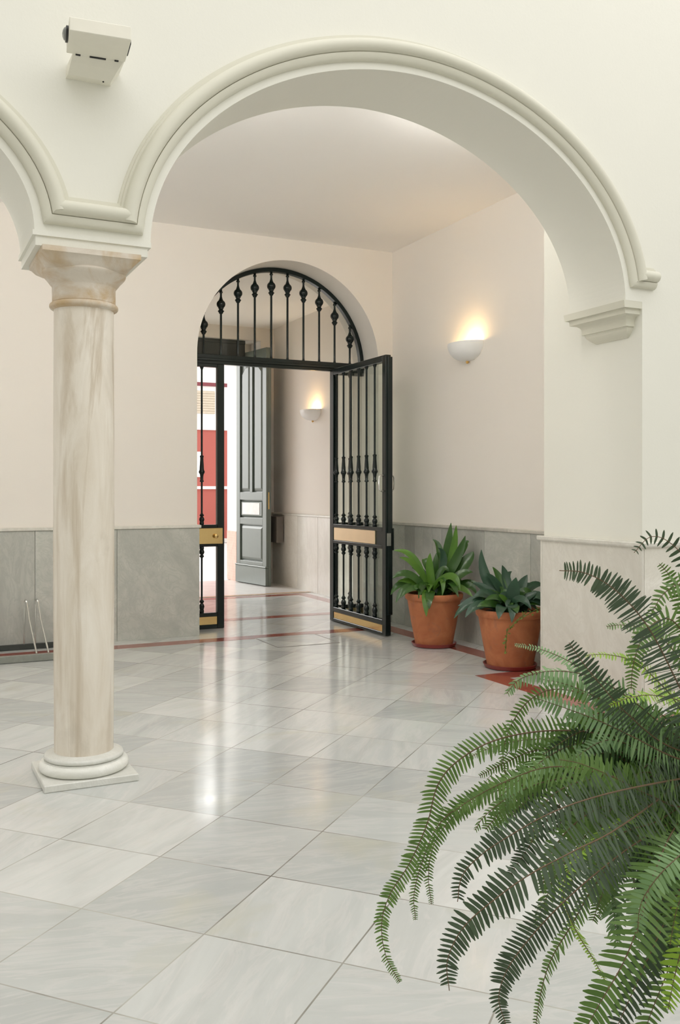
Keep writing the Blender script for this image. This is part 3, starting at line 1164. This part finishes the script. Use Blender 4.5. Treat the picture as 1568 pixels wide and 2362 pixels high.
# dark transom panel over the doorway and small box on the wall behind the leaf
tp = MB().cbox(DX0, DX1, 13.60, 13.66, 3.47, DZ-.005, .004).cbox(DX0, DX1, 13.585, 13.60, 3.47, 3.53, .004).cbox(DX0, DX1, 13.585, 13.60, 3.74, DZ-.005, .004)
o = tp.build('door_transom', 'iron')
tag(o, 'dark transom board across the top of the street doorway', 'door transom')
MB_ = MB().cbox(XV-.15, XV-.036, 13.0, 13.32, .66, 1.06, .006)
tag(MB_.build('wall_box', 'greybox'), 'small dark box on the vestibule wall behind the street door', 'wall box')

# ------------------------------------------------------------------ street
b = thing('street_building', 'red and white house across the street seen through the doorway', 'building', (8, 25, 0))
MB().box(0, 8.56, 25.0, 28, 0, 3.2).build('lower_wall', 'redwall', b)['label'] = 'red rendered lower wall'
MB().box(0, 8.56, 25.02, 28, 3.2, 5.6).build('upper_wall', 'white', b)['label'] = 'white upper wall'
MB().box(0, 8.58, 24.94, 25, 1.50, 1.58).build('ledge', 'white', b)
MB().box(0, 8.58, 24.95, 25, 3.17, 3.24).build('ledge', 'white', b)
w = MB().box(6.6, 8.17, 24.97, 25.03, 3.63, 4.27).build('window', 'shutter', b)
mb = MB()
for k in range(9):
    mb.box(6.6, 8.17, 24.955, 24.972, 3.64+.07*k, 3.69+.07*k)
mb.build('shutter', 'shutter', w)
MB().box(6.4, 7.80, 24.95, 25.0, 1.84, 2.55).build('sign_board', 'paper', b)
MB().box(0, 8.56, 24.90, 24.96, 4.40, 4.50).build('rail', 'tube', b)
MB().box(0, 8.75, 24.6, 25, 0, .10).build('kerb', 'paving', b)
b2 = thing('white_building', 'plain white house farther down the street', 'building', (14, 34, 0))
MB().box(8, 22, 34, 37, 0, 10).build('wall', 'white', b2)
# small weed at the corner
wd = thing('street_shrub', 'small yellowish green plant at the corner of the red house', 'plant', (8.6, 24.4, 0))
mb = MB()
for k in range(60):
    a, l = R.uniform(0, 2*PI), R.uniform(.1, .35)
    p0 = Vector((8.55+R.uniform(-.12, .12), 24.4+R.uniform(-.1, .1), R.uniform(.1, 1.1)))
    p1 = p0+Vector((math.cos(a)*l*.5, math.sin(a)*l*.3, l*.6))
    s = Vector((-math.sin(a), math.cos(a), 0))*.05
    m_ = (p0+p1)/2
    mb.add([p0, m_+s, p1, m_-s], [(0, 1, 2, 3)])
mb.build('foliage', 'weed', wd)
MB().tube([(8.55, 24.42, 0), (8.56, 24.4, .6), (8.54, 24.4, 1.1)], .012, 6).build('stem', 'stem', wd)


# ------------------------------------------------------------------ potted strap-leaf plants
def pot(x, y, z0, r0, r1, h, name, label, group):
    t = thing(name, label, 'potted plant', (x, y, z0), group)
    rim = .062
    pr = [(r0*.90, z0), (r0, z0+.008), (r0+(r1-.02-r0)*.5, z0+h*.43), (r1-.022, z0+h-rim-.002), (r1-.012, z0+h-rim), (r1-.003, z0+h-rim+.012), (r1, z0+h-.012), (r1-.006, z0+h-.002), (r1-.018, z0+h), (r1-.034, z0+h-.008), (r1-.040, z0+h-.05), (r1-.05, z0+h-.055)]
    MB().lathe(x, y, pr, 56, True).build('pot', 'terra', t, True, 40)
    mb = MB()
    vs, n_ = [], 40
    for j, q in enumerate((0, .5, 1)):
        for i in range(n_):
            a = 2*PI*i/n_
            vs.append((x+(r1-.042)*q*math.cos(a), y+(r1-.042)*q*math.sin(a), z0+h-.035+.012*(1-q)+R.uniform(-.004, .004)))
    fs = [(j*n_+i, j*n_+(i+1) % n_, (j+1)*n_+(i+1) % n_, (j+1)*n_+i) for j in (0, 1) for i in range(n_)]
    mb.add(vs, fs)
    mb.build('soil', 'soil', t)
    return t


def strap(t, base, ctrl, tip, w, mat, roll=0.0, n_=12):
    mb = MB()
    vs, fs = [], []
    side0 = None
    for i in range(n_+1):
        s = i/n_
        p = base*(1-s)**2+ctrl*2*s*(1-s)+tip*s*s
        d_ = ((ctrl-base)*(1-s)+(tip-ctrl)*s).normalized()
        hor = Vector((d_.x, d_.y, 0))
        ref = Vector((0, 0, .55))-Vector((p.x, p.y, p.z-H)).normalized()*.8
        sd = d_.cross(ref)
        if sd.length < .1:
            sd = side0 if side0 is not None else Vector((CS, -SN, 0))
        sd = sd.normalized()
        if side0 is not None and sd.dot(side0) < 0:
            sd = -sd
        side0 = sd
        sd = Matrix.Rotation(roll, 3, d_) @ sd
        nr_ = sd.cross(d_).normalized()
        ww = w*.5*(.60+.40*math.sin(min(1, s*1.7)*PI/2))*(1 if s < .5 else max(0, 1-((s-.5)/.5)**2.2))+.0025
        for q, dz in ((-1, .16), (-.5, .05), (0, 0), (.5, .05), (1, .16)):
            vs.append(p+sd*ww*q+nr_*ww*dz)
    for i in range(n_):
        for k in range(4):
            fs.append((i*5+k, i*5+k+1, i*5+6+k, i*5+5+k))
    mb.add(vs, fs)
    return mb.build('leaf', mat, t, True, 80)


def saucer(x, y, r, label):
    pr = [(r*.86, 0), (r*.93, .004), (r, .034), (r-.008, .036), (r*.90, .012), (r*.5, .010)]
    o = MB().lathe(x, y, [(a, z+.0015) for a, z in pr], 56).build('plant_saucer', 'saucer', None, True, 40)
    tag(o, label, 'saucer', 'red saucers under the terracotta pots')


P1, P2 = (4.55, 7.37), (4.56, 6.20)
saucer(*P1, .212, 'dark red plastic saucer under the terracotta pot nearer the gate')
saucer(*P2, .222, 'dark red plastic saucer under the terracotta pot nearer the pier')
p1 = pot(*P1, .0135, .175, .272, .485, 'potted_plant', 'terracotta pot of tall bright green strap leaves beside the open gate leaf', 'terracotta pots of strap-leaved plants')
p2 = pot(*P2, .0135, .188, .282, .470, 'potted_plant', 'terracotta pot of low blue-green strap leaves against the pier', 'terracotta pots of strap-leaved plants')
D1, D2 = 8.62, 7.57


def px_leaf(t, P, D, zb, cpx, tpx, w, mat, dt=0.0, dc=0.0, bx=None, roll=0.0):
    jx, jy = R.uniform(-.07, .07), R.uniform(-.06, .06)
    base = Vector((P[0]+jx, P[1]+jy, zb))
    if bx is not None:
        base = at(bx[0], bx[1], D+R.uniform(-.05, .02))
    c_ = at(cpx[0], cpx[1], D+dc)
    t_ = at(tpx[0], tpx[1], D+dt)
    for q in (base, c_, t_):
        q.x = min(q.x, 4.88)
        if q.x > 4.36 and q.y < 5.74:
            q.y = 5.74
    strap(t, base, c_, t_, w*1.02, mat, roll)


zb = .46
L1 = [
    ((968, 1262), (908, 1270), .062, 'strap_light', .0, .0), ((962, 1290), (921, 1286), .058, 'strap_light', -.1, -.05),
    ((945, 1298), (905, 1334), .075, 'strap_green', -.12, -.1), ((925, 1318), (901, 1372), .07, 'strap_green', -.05, -.05),
    ((938, 1325), (913, 1390), .07, 'strap_green', -.2, -.15), ((950, 1335), (925, 1378), .06, 'strap_green', -.25, -.2),
    ((1032, 1285), (1040, 1206), .082, 'strap_green', .05, .0), ((1048, 1290), (1052, 1212), .07, 'strap_light', .0, .0),
    ((1056, 1300), (1073, 1236), .088, 'strap_green', -.05, -.05), ((1072, 1240), (1100, 1250), .08, 'strap_green', .1, .1),
    ((1032, 1260), (998, 1244), .06, 'strap_green', .1, .05), ((1040, 1275), (1010, 1264), .06, 'strap_blue', -.05, .0),
    ((1046, 1290), (1061, 1362), .078, 'strap_light', -.26, -.2), ((1030, 1300), (1020, 1374), .05, 'strap_light', -.25, -.2),
    ((1078, 1300), (1095, 1272), .12, 'strap_green', .0, -.05), ((985, 1318), (992, 1276), .07, 'strap_light', -.05, -.05),
    ((1005, 1310), (1006, 1276), .06, 'strap_green', .05, .0), ((978, 1335), (983, 1422), .09, 'strap_light', -.33, -.28),
    ((990, 1345), (990, 1405), .08, 'strap_green', -.34, -.3), ((1085, 1325), (1098, 1370), .07, 'strap_green', -.12, -.1),
    ((1060, 1310), (1090, 1320), .08, 'strap_green', -.1, -.1), ((968, 1300), (950, 1310), .07, 'strap_green', .15, .1),
    ((1015, 1330), (1028, 1340), .07, 'strap_green', -.2, -.2), ((1040, 1340), (1045, 1300), .09, 'strap_green', .0, .0),
    ((975, 1280), (978, 1290), .07, 'strap_green', .12, .1), ((955, 1345), (960, 1360), .07, 'strap_green', -.2, -.2),
    ((1020, 1290), (1035, 1318), .06, 'strap_green', -.1, -.1), ((1070, 1335), (1112, 1345), .07, 'strap_green', -.05, -.05)]
for c_, t_, w_, m_, dt, dc in L1:
    px_leaf(p1, P1, D1, zb, c_, t_, w_, m_, dt, dc)
L2 = [
    ((1106, 1350), (1110, 1268), .082, 'strap_blue', .15, .1), ((1092, 1352), (1047, 1426), .07, 'strap_blue', -.1, -.1),
    ((1102, 1368), (1073, 1424), .075, 'strap_blue', -.2, -.15), ((1118, 1362), (1056, 1398), .07, 'strap_blue', -.05, -.05),
    ((1160, 1338), (1136, 1308), .06, 'strap_green', .1, .1), ((1150, 1342), (1122, 1322), .06, 'strap_blue', .05, .05),
    ((1172, 1340), (1158, 1304), .07, 'strap_blue', .1, .1), ((1182, 1372), (1190, 1332), .105, 'strap_blue', -.1, -.1),
    ((1196, 1360), (1216, 1326), .09, 'strap_blue', .0, .0), ((1228, 1330), (1252, 1352), .07, 'strap_blue', .1, .1),
    ((1228, 1350), (1256, 1382), .07, 'strap_green', -.02, -.0), ((1215, 1372), (1250, 1398), .06, 'strap_green', -.12, -.1),
    ((1155, 1376), (1150, 1428), .085, 'strap_blue', -.33, -.28), ((1186, 1366), (1180, 1436), .078, 'strap_blue', -.34, -.28),
    ((1190, 1385), (1192, 1415), .07, 'strap_green', -.34, -.28), ((1128, 1358), (1092, 1375), .07, 'strap_blue', -.1, -.1),
    ((1140, 1362), (1105, 1362), .06, 'strap_blue', -.15, -.15), ((1130, 1380), (1100, 1400), .07, 'strap_green', -.2, -.2),
    ((1160, 1362), (1118, 1384), .06, 'strap_green', -.25, -.2), ((1205, 1378), (1240, 1366), .07, 'strap_blue', -.1, -.1),
    ((1166, 1352), (1172, 1372), .07, 'strap_green', .1, .05), ((1150, 1330), (1180, 1318), .06, 'strap_blue', .2, .15),
    ((1130, 1352), (1090, 1345), .07, 'strap_blue', .05, .05), ((1200, 1352), (1228, 1346), .08, 'strap_blue', .12, .1),
    ((1165, 1380), (1150, 1372), .05, 'strap_light', -.2, -.2), ((1115, 1375), (1082, 1395), .06, 'strap_blue', -.0, -.0)]
for c_, t_, w_, m_, dt, dc in L2:
    px_leaf(p2, P2, D2, .445, c_, t_, w_, m_, dt, dc)
for t_, P_, zz, sp_, mats in ((p1, P1, .46, .34, ['strap_green', 'strap_green', 'strap_light']), (p2, P2, .445, .30, ['strap_blue', 'strap_blue', 'strap_green'])):
    for k in range(22):
        a = R.uniform(0, 2*PI)
        l = R.uniform(.5, 1)*sp_
        b0 = Vector((P_[0]+R.uniform(-.08, .08), P_[1]+R.uniform(-.08, .08), zz))
        t1 = b0+Vector((math.cos(a)*l, math.sin(a)*l, R.uniform(.0, .16)))
        c1 = b0+Vector((math.cos(a)*l*.45, math.sin(a)*l*.45, R.uniform(.16, .30)))
        for q in (c1, t1):
            q.x = min(q.x, 4.88)
            if q.x > 4.36 and q.y < 5.74:
                q.y = 5.74
        strap(t_, b0, c1, t1, R.uniform(.055, .075), R.choice(mats))
# a dry weed trailing over the second pot
mb = MB()
for (a, b_) in (((1215, 1412), (1175, 1450)), ((1262, 1396), (1205, 1425)), ((1170, 1450), (1165, 1505))):
    A, B = at(a[0], a[1], 7.18), at(b_[0], b_[1], 7.18)
    for k in range(16):
        q = A.lerp(B, k/15)+Vector((R.uniform(-.012, .012), 0, R.uniform(-.012, .012)))
        e1 = Vector((R.uniform(-1, 1), R.uniform(-.4, .4), R.uniform(-1, 1))).normalized()*.028
        e2 = e1.orthogonal().normalized()*.009
        mb.add([q, q+e1*.5+e2, q+e1, q+e1*.5-e2], [(0, 1, 2, 3)])
    mb.tube([A, A.lerp(B, .5)+Vector((0, 0, .01)), B], .003, 5)
mb.build('trailing_sprig', 'weed', p2)

# ------------------------------------------------------------------ the fern
CR = at(1640, 1790, 1.78)
fern = thing('potted_fern', 'large arching fern in the right foreground', 'potted fern', (CR.x, CR.y, 0))


def catmull(P, n_):
    out = []
    Q = [P[0]*2-P[1]]+P+[P[-1]*2-P[-2]]
    seg = len(P)-1
    for i in range(n_+1):
        s = i/n_*seg
        k = min(int(s), seg-1)
        t = s-k
        a, b_, c, d_ = Q[k], Q[k+1], Q[k+2], Q[k+3]
        out.append(.5*((2*b_)+(c-a)*t+(2*a-5*b_+4*c-d_)*t*t+(3*b_-a-3*c+d_)*t**3))
    return out


def resample(P, n_):
    D = catmull(P, 160)
    acc = [0]
    for a, b_ in zip(D, D[1:]):
        acc.append(acc[-1]+(b_-a).length)
    out, k = [], 0
    for i in range(n_+1):
        t = acc[-1]*(1-(1-i/n_)**1.25)
        while k < len(acc)-2 and acc[k+1] < t:
            k += 1
        f_ = (t-acc[k])/max(1e-9, acc[k+1]-acc[k])
        out.append(D[k].lerp(D[k+1], min(1, f_)))
    return out


def frond(P, pl, mat, roll=0.0, droop=.15, gap=None, tipbare=.0, taper_base=.5, side_ref=None, wk=.30):
    """P from root to tip; pl = longest leaflet; builds rachis and paired leaflets as one part"""
    L = sum((P[i+1]-P[i]).length for i in range(len(P)-1))
    gap = gap or pl*.30
    n_ = max(16, int(1.12*L/gap))
    C = resample(P, n_)
    mb = MB()
    cam_p = Vector((0, 0, H))
    n_l = 0
    for i in range(2, n_):
        s = i/n_
        if s > 1-tipbare:
            continue
        T_ = (C[min(i+1, n_)]-C[i-1]).normalized()
        V_ = (C[i]-cam_p).normalized() if side_ref is None else side_ref
        S_ = T_.cross(V_)
        if S_.length < .05:
            continue
        S_ = Matrix.Rotation(roll+R.gauss(0, .08), 3, T_) @ S_.normalized()
        N_ = S_.cross(T_).normalized()
        env = min(1, taper_base+(1-taper_base)*s/.15)*(1 if s < .35 else max(.2, 1-((s-.35)/.65)**1.6*.80))
        for sg in (-1, 1):
            if R.random() < .03:
                continue
            l = pl*.97*env*R.uniform(.85, 1.1)
            dr = (S_*sg*.96+T_*.28+N_*R.uniform(-.12, .12)-Vector((0, 0, droop*R.uniform(.4, 1.3)))).normalized()
            wv = T_-dr*T_.dot(dr)
            wv = (wv.normalized()+N_*R.uniform(-.35, .35)).normalized()
            up = dr.cross(wv)
            w_ = min(l*wk, gap*.62)*R.uniform(.8, 1.1)
            p0 = C[i]
            b0, b1, b2, tp_ = p0, p0+dr*l*.38, p0+dr*l*.75-Vector((0, 0, droop*l*.10)), p0+dr*l-Vector((0, 0, droop*l*.28))
            vs = [b0-wv*w_*.42, b0+wv*w_*.55, b1-wv*w_*.5, b1+wv*w_*.5, b2-wv*w_*.38, b2+wv*w_*.40, tp_-wv*w_*.10, tp_+wv*w_*.12]
            mb.add(vs, [(0, 1, 3, 2), (2, 3, 5, 4), (4, 5, 7, 6)])
    o = mb.build('frond', mat, fern)
    me = o.data
    # rachis in the same mesh
    rb = MB()
    m2 = MB()
    m2.tube(C, [max(.0006, .0019*(1-.75*i/n_)) for i in range(n_+1)], 5)
    off = len(me.vertices)
    vs = [tuple(v.co) for v in me.vertices]+m2.v
    fs = [tuple(p.vertices) for p in me.polygons]+[tuple(i+off for i in f) for f in m2.f]
    nl = len(me.polygons)
    nm = bpy.data.meshes.new('frond')
    nm.from_pydata(vs, [], fs)
    nm.materials.append(M[mat])
    nm.materials.append(M['stem'])
    for k, p in enumerate(nm.polygons):
        if k >= nl:
            p.material_index = 1
    nm.update()
    o.data = nm
    return o


def pf(pts, pl, mat, **kw):
    """frond through sight points (u, v, depth), from tip to root"""
    P = [at(*p) for p in pts][::-1]
    start = CR+Vector((R.uniform(-.05, .05), R.uniform(-.05, .05), R.uniform(-.03, .03)))
    if (P[0]-start).length > .06:
        P = [start]+P
    return frond(P, pl, mat, **kw)


# fronds that can be told apart in the picture
pf([(1290, 1316, 1.16), (1350, 1322, 1.18), (1420, 1362, 1.2), (1490, 1440, 1.25), (1545, 1540, 1.33), (1600, 1660, 1.5)], .046, 'fern_dark', tipbare=.02, gap=.0095)
pf([(1186, 1486, 1.75), (1245, 1497, 1.75), (1320, 1530, 1.72), (1400, 1590, 1.7), (1490, 1660, 1.72)], .026, 'fern_pale', roll=.9)
pf([(1312, 1482, 1.5), (1345, 1530, 1.5), (1390, 1585, 1.5), (1440, 1640, 1.55), (1540, 1720, 1.65)], .047, 'fern_dark', gap=.011)
pf([(1168, 1600, 1.6), (1200, 1566, 1.6), (1270, 1548, 1.58), (1360, 1560, 1.58), (1450, 1610, 1.6), (1550, 1690, 1.7)], .040, 'fern_pale', roll=.7, droop=.5, gap=.010)
pf([(1348, 1512, 1.6), (1400, 1510, 1.6), (1460, 1525, 1.6), (1510, 1565, 1.6), (1570, 1640, 1.68)], .026, 'fern_lime', roll=1.0)
pf([(1046, 1872, 1.62), (1090, 1842, 1.62), (1160, 1805, 1.6), (1250, 1772, 1.58), (1330, 1772, 1.55), (1430, 1800, 1.55), (1530, 1850, 1.6)], .042, 'fern_mid', roll=.5, droop=.4, gap=.010)
pf([(1290, 1752, 1.45), (1340, 1762, 1.45), (1420, 1795, 1.45), (1500, 1835, 1.5), (1580, 1860, 1.6)], .050, 'fern_mid', roll=.15, gap=.0105)
pf([(922, 2266, 1.72), (890, 2205, 1.72), (880, 2130, 1.72), (900, 2062, 1.72), (945, 1990, 1.71), (985, 1900, 1.7), (1010, 1810, 1.7), (1060, 1752, 1.7), (1150, 1705, 1.7), (1280, 1685, 1.7), (1420, 1700, 1.72), (1540, 1750, 1.75)], .031, 'fern_mid', gap=.0085, taper_base=.6)
pf([(958, 2122, 1.75), (955, 2060, 1.75), (975, 1985, 1.75), (1010, 1905, 1.75), (1075, 1850, 1.74), (1180, 1800, 1.74), (1320, 1770, 1.75), (1480, 1770, 1.76)], .026, 'fern_mid', gap=.0085)
pf([(995, 2086, 1.78), (988, 2020, 1.78), (1000, 1950, 1.78), (1045, 1885, 1.78), (1130, 1830, 1.78), (1300, 1790, 1.78)], .024, 'fern_mid', gap=.0085)
pf([(1055, 2080, 1.22), (1066, 2020, 1.22), (1112, 1970, 1.22), (1180, 1925, 1.22), (1260, 1880, 1.23), (1350, 1845, 1.28), (1470, 1815, 1.42)], .040, 'fern_dark', tipbare=.01, gap=.0095, droop=.05)
pf([(1036, 2285, 1.16), (1032, 2215, 1.16), (1068, 2140, 1.16), (1140, 2075, 1.16), (1225, 2015, 1.17), (1325, 1962, 1.2), (1440, 1900, 1.35)], .047, 'fern_dark', tipbare=.02, gap=.0102, droop=.05)
pf([(1166, 2362, 1.38), (1150, 2300, 1.38), (1172, 2232, 1.38), (1225, 2160, 1.38), (1295, 2085, 1.38), (1380, 2010, 1.42), (1490, 1930, 1.52)], .042, 'fern_dark', gap=.0085, droop=.08)
pf([(1232, 2395, 1.55), (1245, 2300, 1.55), (1270, 2215, 1.55), (1320, 2130, 1.55), (1380, 2030, 1.56), (1480, 1920, 1.62)], .027, 'fern_mid', roll=.8)
pf([(1410, 2290, 1.45), (1370, 2215, 1.45), (1330, 2150, 1.45), (1300, 2075, 1.45), (1310, 2010, 1.48), (1380, 1930, 1.55)], .022, 'fern_lime', roll=1.0)
pf([(1320, 2430, 1.35), (1380, 2320, 1.35), (1440, 2215, 1.36), (1480, 2110, 1.38), (1510, 2010, 1.44), (1570, 1890, 1.58)], .058, 'fern_mid', gap=.0125)
pf([(1470, 2152, 1.3), (1478, 2085, 1.3), (1515, 2025, 1.3), (1565, 1975, 1.32), (1620, 1930, 1.42)], .042, 'fern_pale', gap=.0105, roll=.2)
pf([(1235, 2010, 1.52), (1300, 1985, 1.52), (1370, 1950, 1.52), (1450, 1915, 1.52), (1540, 1880, 1.57)], .042, 'fern_mid', roll=.5, droop=.5, gap=.010)
pf([(1168, 1800, 1.72), (1160, 1740, 1.72), (1180, 1670, 1.72), (1225, 1612, 1.71), (1290, 1590, 1.7), (1400, 1620, 1.7), (1520, 1700, 1.73)], .022, 'fern_mid', gap=.0085)
pf([(1235, 1610, 1.62), (1300, 1632, 1.6), (1380, 1662, 1.58), (1460, 1700, 1.58), (1550, 1745, 1.65)], .044, 'fern_pale', roll=.5, droop=.3, gap=.010)
pf([(1405, 1628, 1.5), (1450, 1610, 1.5), (1510, 1604, 1.52), (1580, 1625, 1.58), (1620, 1690, 1.66)], .030, 'fern_lime', roll=.9)
pf([(1462, 1275, 1.7), (1500, 1238, 1.7), (1545, 1252, 1.7), (1590, 1310, 1.7), (1620, 1450, 1.72), (1640, 1600, 1.75)], .034, 'fern_dark', gap=.016)
pf([(1500, 1420, 1.62), (1530, 1370, 1.62), (1575, 1350, 1.62), (1620, 1420, 1.66), (1640, 1580, 1.72)], .04, 'fern_mid', roll=.4)
pf([(1398, 1445, 1.7), (1440, 1442, 1.7), (1500, 1455, 1.7), (1560, 1510, 1.7), (1620, 1620, 1.74)], .030, 'fern_mid', roll=.8)
pf([(1455, 1590, 1.58), (1460, 1535, 1.58), (1478, 1478, 1.58), (1512, 1435, 1.6), (1560, 1440, 1.62), (1610, 1560, 1.7)], .038, 'fern_mid', gap=.0105)
pf([(1520, 1300, 1.75), (1545, 1330, 1.75), (1580, 1400, 1.75), (1620, 1540, 1.76)], .035, 'fern_mid')
pf([(1240, 1565, 1.66), (1310, 1580, 1.64), (1400, 1620, 1.62), (1500, 1680, 1.66)], .038, 'fern_pale', roll=-.5, droop=.3)
pf([(1095, 1915, 1.7), (1120, 1880, 1.7), (1180, 1835, 1.7), (1270, 1800, 1.69), (1400, 1790, 1.69), (1530, 1800, 1.7)], .034, 'fern_mid', roll=.6, droop=.6)
pf([(1080, 1748, 1.8), (1140, 1722, 1.8), (1230, 1705, 1.78), (1350, 1710, 1.77), (1500, 1750, 1.77)], .026, 'fern_mid', roll=.6, droop=.3)
pf([(1105, 1790, 1.78), (1160, 1762, 1.78), (1240, 1730, 1.77), (1360, 1730, 1.77), (1500, 1765, 1.77)], .028, 'fern_mid', roll=-.4, droop=.3)
pf([(1225, 1945, 1.6), (1240, 1880, 1.62), (1280, 1830, 1.63), (1350, 1800, 1.64), (1480, 1790, 1.68)], .03, 'fern_mid', gap=.009)
pf([(1250, 2060, 1.62), (1262, 1990, 1.62), (1300, 1925, 1.62), (1370, 1870, 1.64), (1490, 1830, 1.68)], .034, 'fern_mid')
pf([(1545, 2180, 1.42), (1560, 2100, 1.42), (1590, 2020, 1.46), (1630, 1920, 1.56)], .044, 'fern_mid')
pf([(1540, 2330, 1.5), (1556, 2250, 1.5), (1580, 2160, 1.52), (1615, 2050, 1.56), (1640, 1930, 1.64)], .046, 'fern_lime', roll=.3)
pf([(1400, 2420, 1.55), (1440, 2330, 1.55), (1490, 2220, 1.55), (1540, 2110, 1.57), (1590, 1980, 1.62)], .046, 'fern_dark', roll=.3)
pf([(1470, 2430, 1.6), (1500, 2340, 1.6), (1540, 2240, 1.6), (1585, 2120, 1.6), (1620, 1990, 1.66)], .046, 'fern_mid', roll=-.3)
# the body of the plant
for k in range(62):
    # end points spread over the left, lower and upper sides of the crown
    th = math.radians(R.uniform(95, 262)) if k < 45 else math.radians(R.uniform(-85, 85))
    Lf = R.uniform(.26, .46)
    lat = math.cos(th)
    ver = math.sin(th)
    rt = Vector((CS, -SN, 0))
    fw = Vector((SN, CS, 0))
    dep = R.uniform(-.30, .22)
    st_ = CR+Vector((R.uniform(-.07, .07), R.uniform(-.07, .07), R.uniform(-.05, .03)))
    d0 = (rt*lat+Vector((0, 0, 1))*(abs(ver)*.45+.25 if ver > -.3 else ver*.2+.1)+fw*dep).normalized()
    end = st_+rt*lat*Lf*.92+fw*dep*Lf*1.2+Vector((0, 0, ver*Lf*.75-.10))
    mid = st_+d0*Lf*.5
    q1 = st_.lerp(mid, .55)
    q2 = mid.lerp(end, .45)+Vector((0, 0, .05*Lf))
    frond([st_, q1, mid, q2, end], R.uniform(.034, .05), R.choice(['fern_dark', 'fern_mid', 'fern_mid', 'fern_mid', 'fern_pale']),
          roll=R.uniform(-.9, .9), droop=R.uniform(.1, .5), gap=.0105)
# its dark pedestal planter, mostly outside the frame
pz = CR.z-.28
MB().lathe(CR.x, CR.y, [(.10, .001), (.10, .02), (.06, .04), (.035, .07), (.032, pz-.10), (.05, pz-.03), (.095, pz), (.105, pz+.01), (.14, pz+.22), (.146, pz+.225), (.146, pz+.25), (.13, pz+.25), (.125, pz+.23)], 40).build('pot', 'darkpot', fern, True, 40)
MB().lathe(CR.x, CR.y, [(.001, pz+.232), (.125, pz+.232), (.125, pz+.238), (.001, pz+.24)], 32).build('soil', 'soil', fern)

# ------------------------------------------------------------------ light
wd_ = bpy.data.worlds.new('sky')
sc.world = wd_
wd_.use_nodes = True
bg = wd_.node_tree.nodes['Background']
bg.inputs['Color'].default_value = (1.0, .99, .97, 1)
wt = wd_.node_tree
tcw = wt.nodes.new('ShaderNodeTexCoord')
dot = wt.nodes.new('ShaderNodeVectorMath')
dot.operation = 'DOT_PRODUCT'
dot.inputs[1].default_value = (0, .94, .34)
wt.links.new(tcw.outputs['Generated'], dot.inputs[0])
mr = wt.nodes.new('ShaderNodeMapRange')
mr.interpolation_type = 'SMOOTHSTEP'
mr.inputs['From Min'].default_value = .6
mr.inputs['From Max'].default_value = 1.0
mr.inputs['To Min'].default_value = 2.05      # overcast sky
mr.inputs['To Max'].default_value = 8.8      # the bright, sunward part of the sky above the street
wt.links.new(dot.outputs['Value'], mr.inputs['Value'])
wt.links.new(mr.outputs[0], bg.inputs['Strength'])

sc.view_settings.view_transform = 'Standard'
sc.view_settings.look = 'None'
sc.view_settings.gamma = 1
sc.view_settings.use_curve_mapping = False
sc.view_settings.exposure = 0.0
sc.cycles.max_bounces = 14
sc.cycles.diffuse_bounces = 10
sc.cycles.glossy_bounces = 4
sc.cycles.transparent_max_bounces = 12
sc.cycles.sample_clamp_indirect = 12
sc.cycles.caustics_reflective = False
sc.cycles.caustics_refractive = False
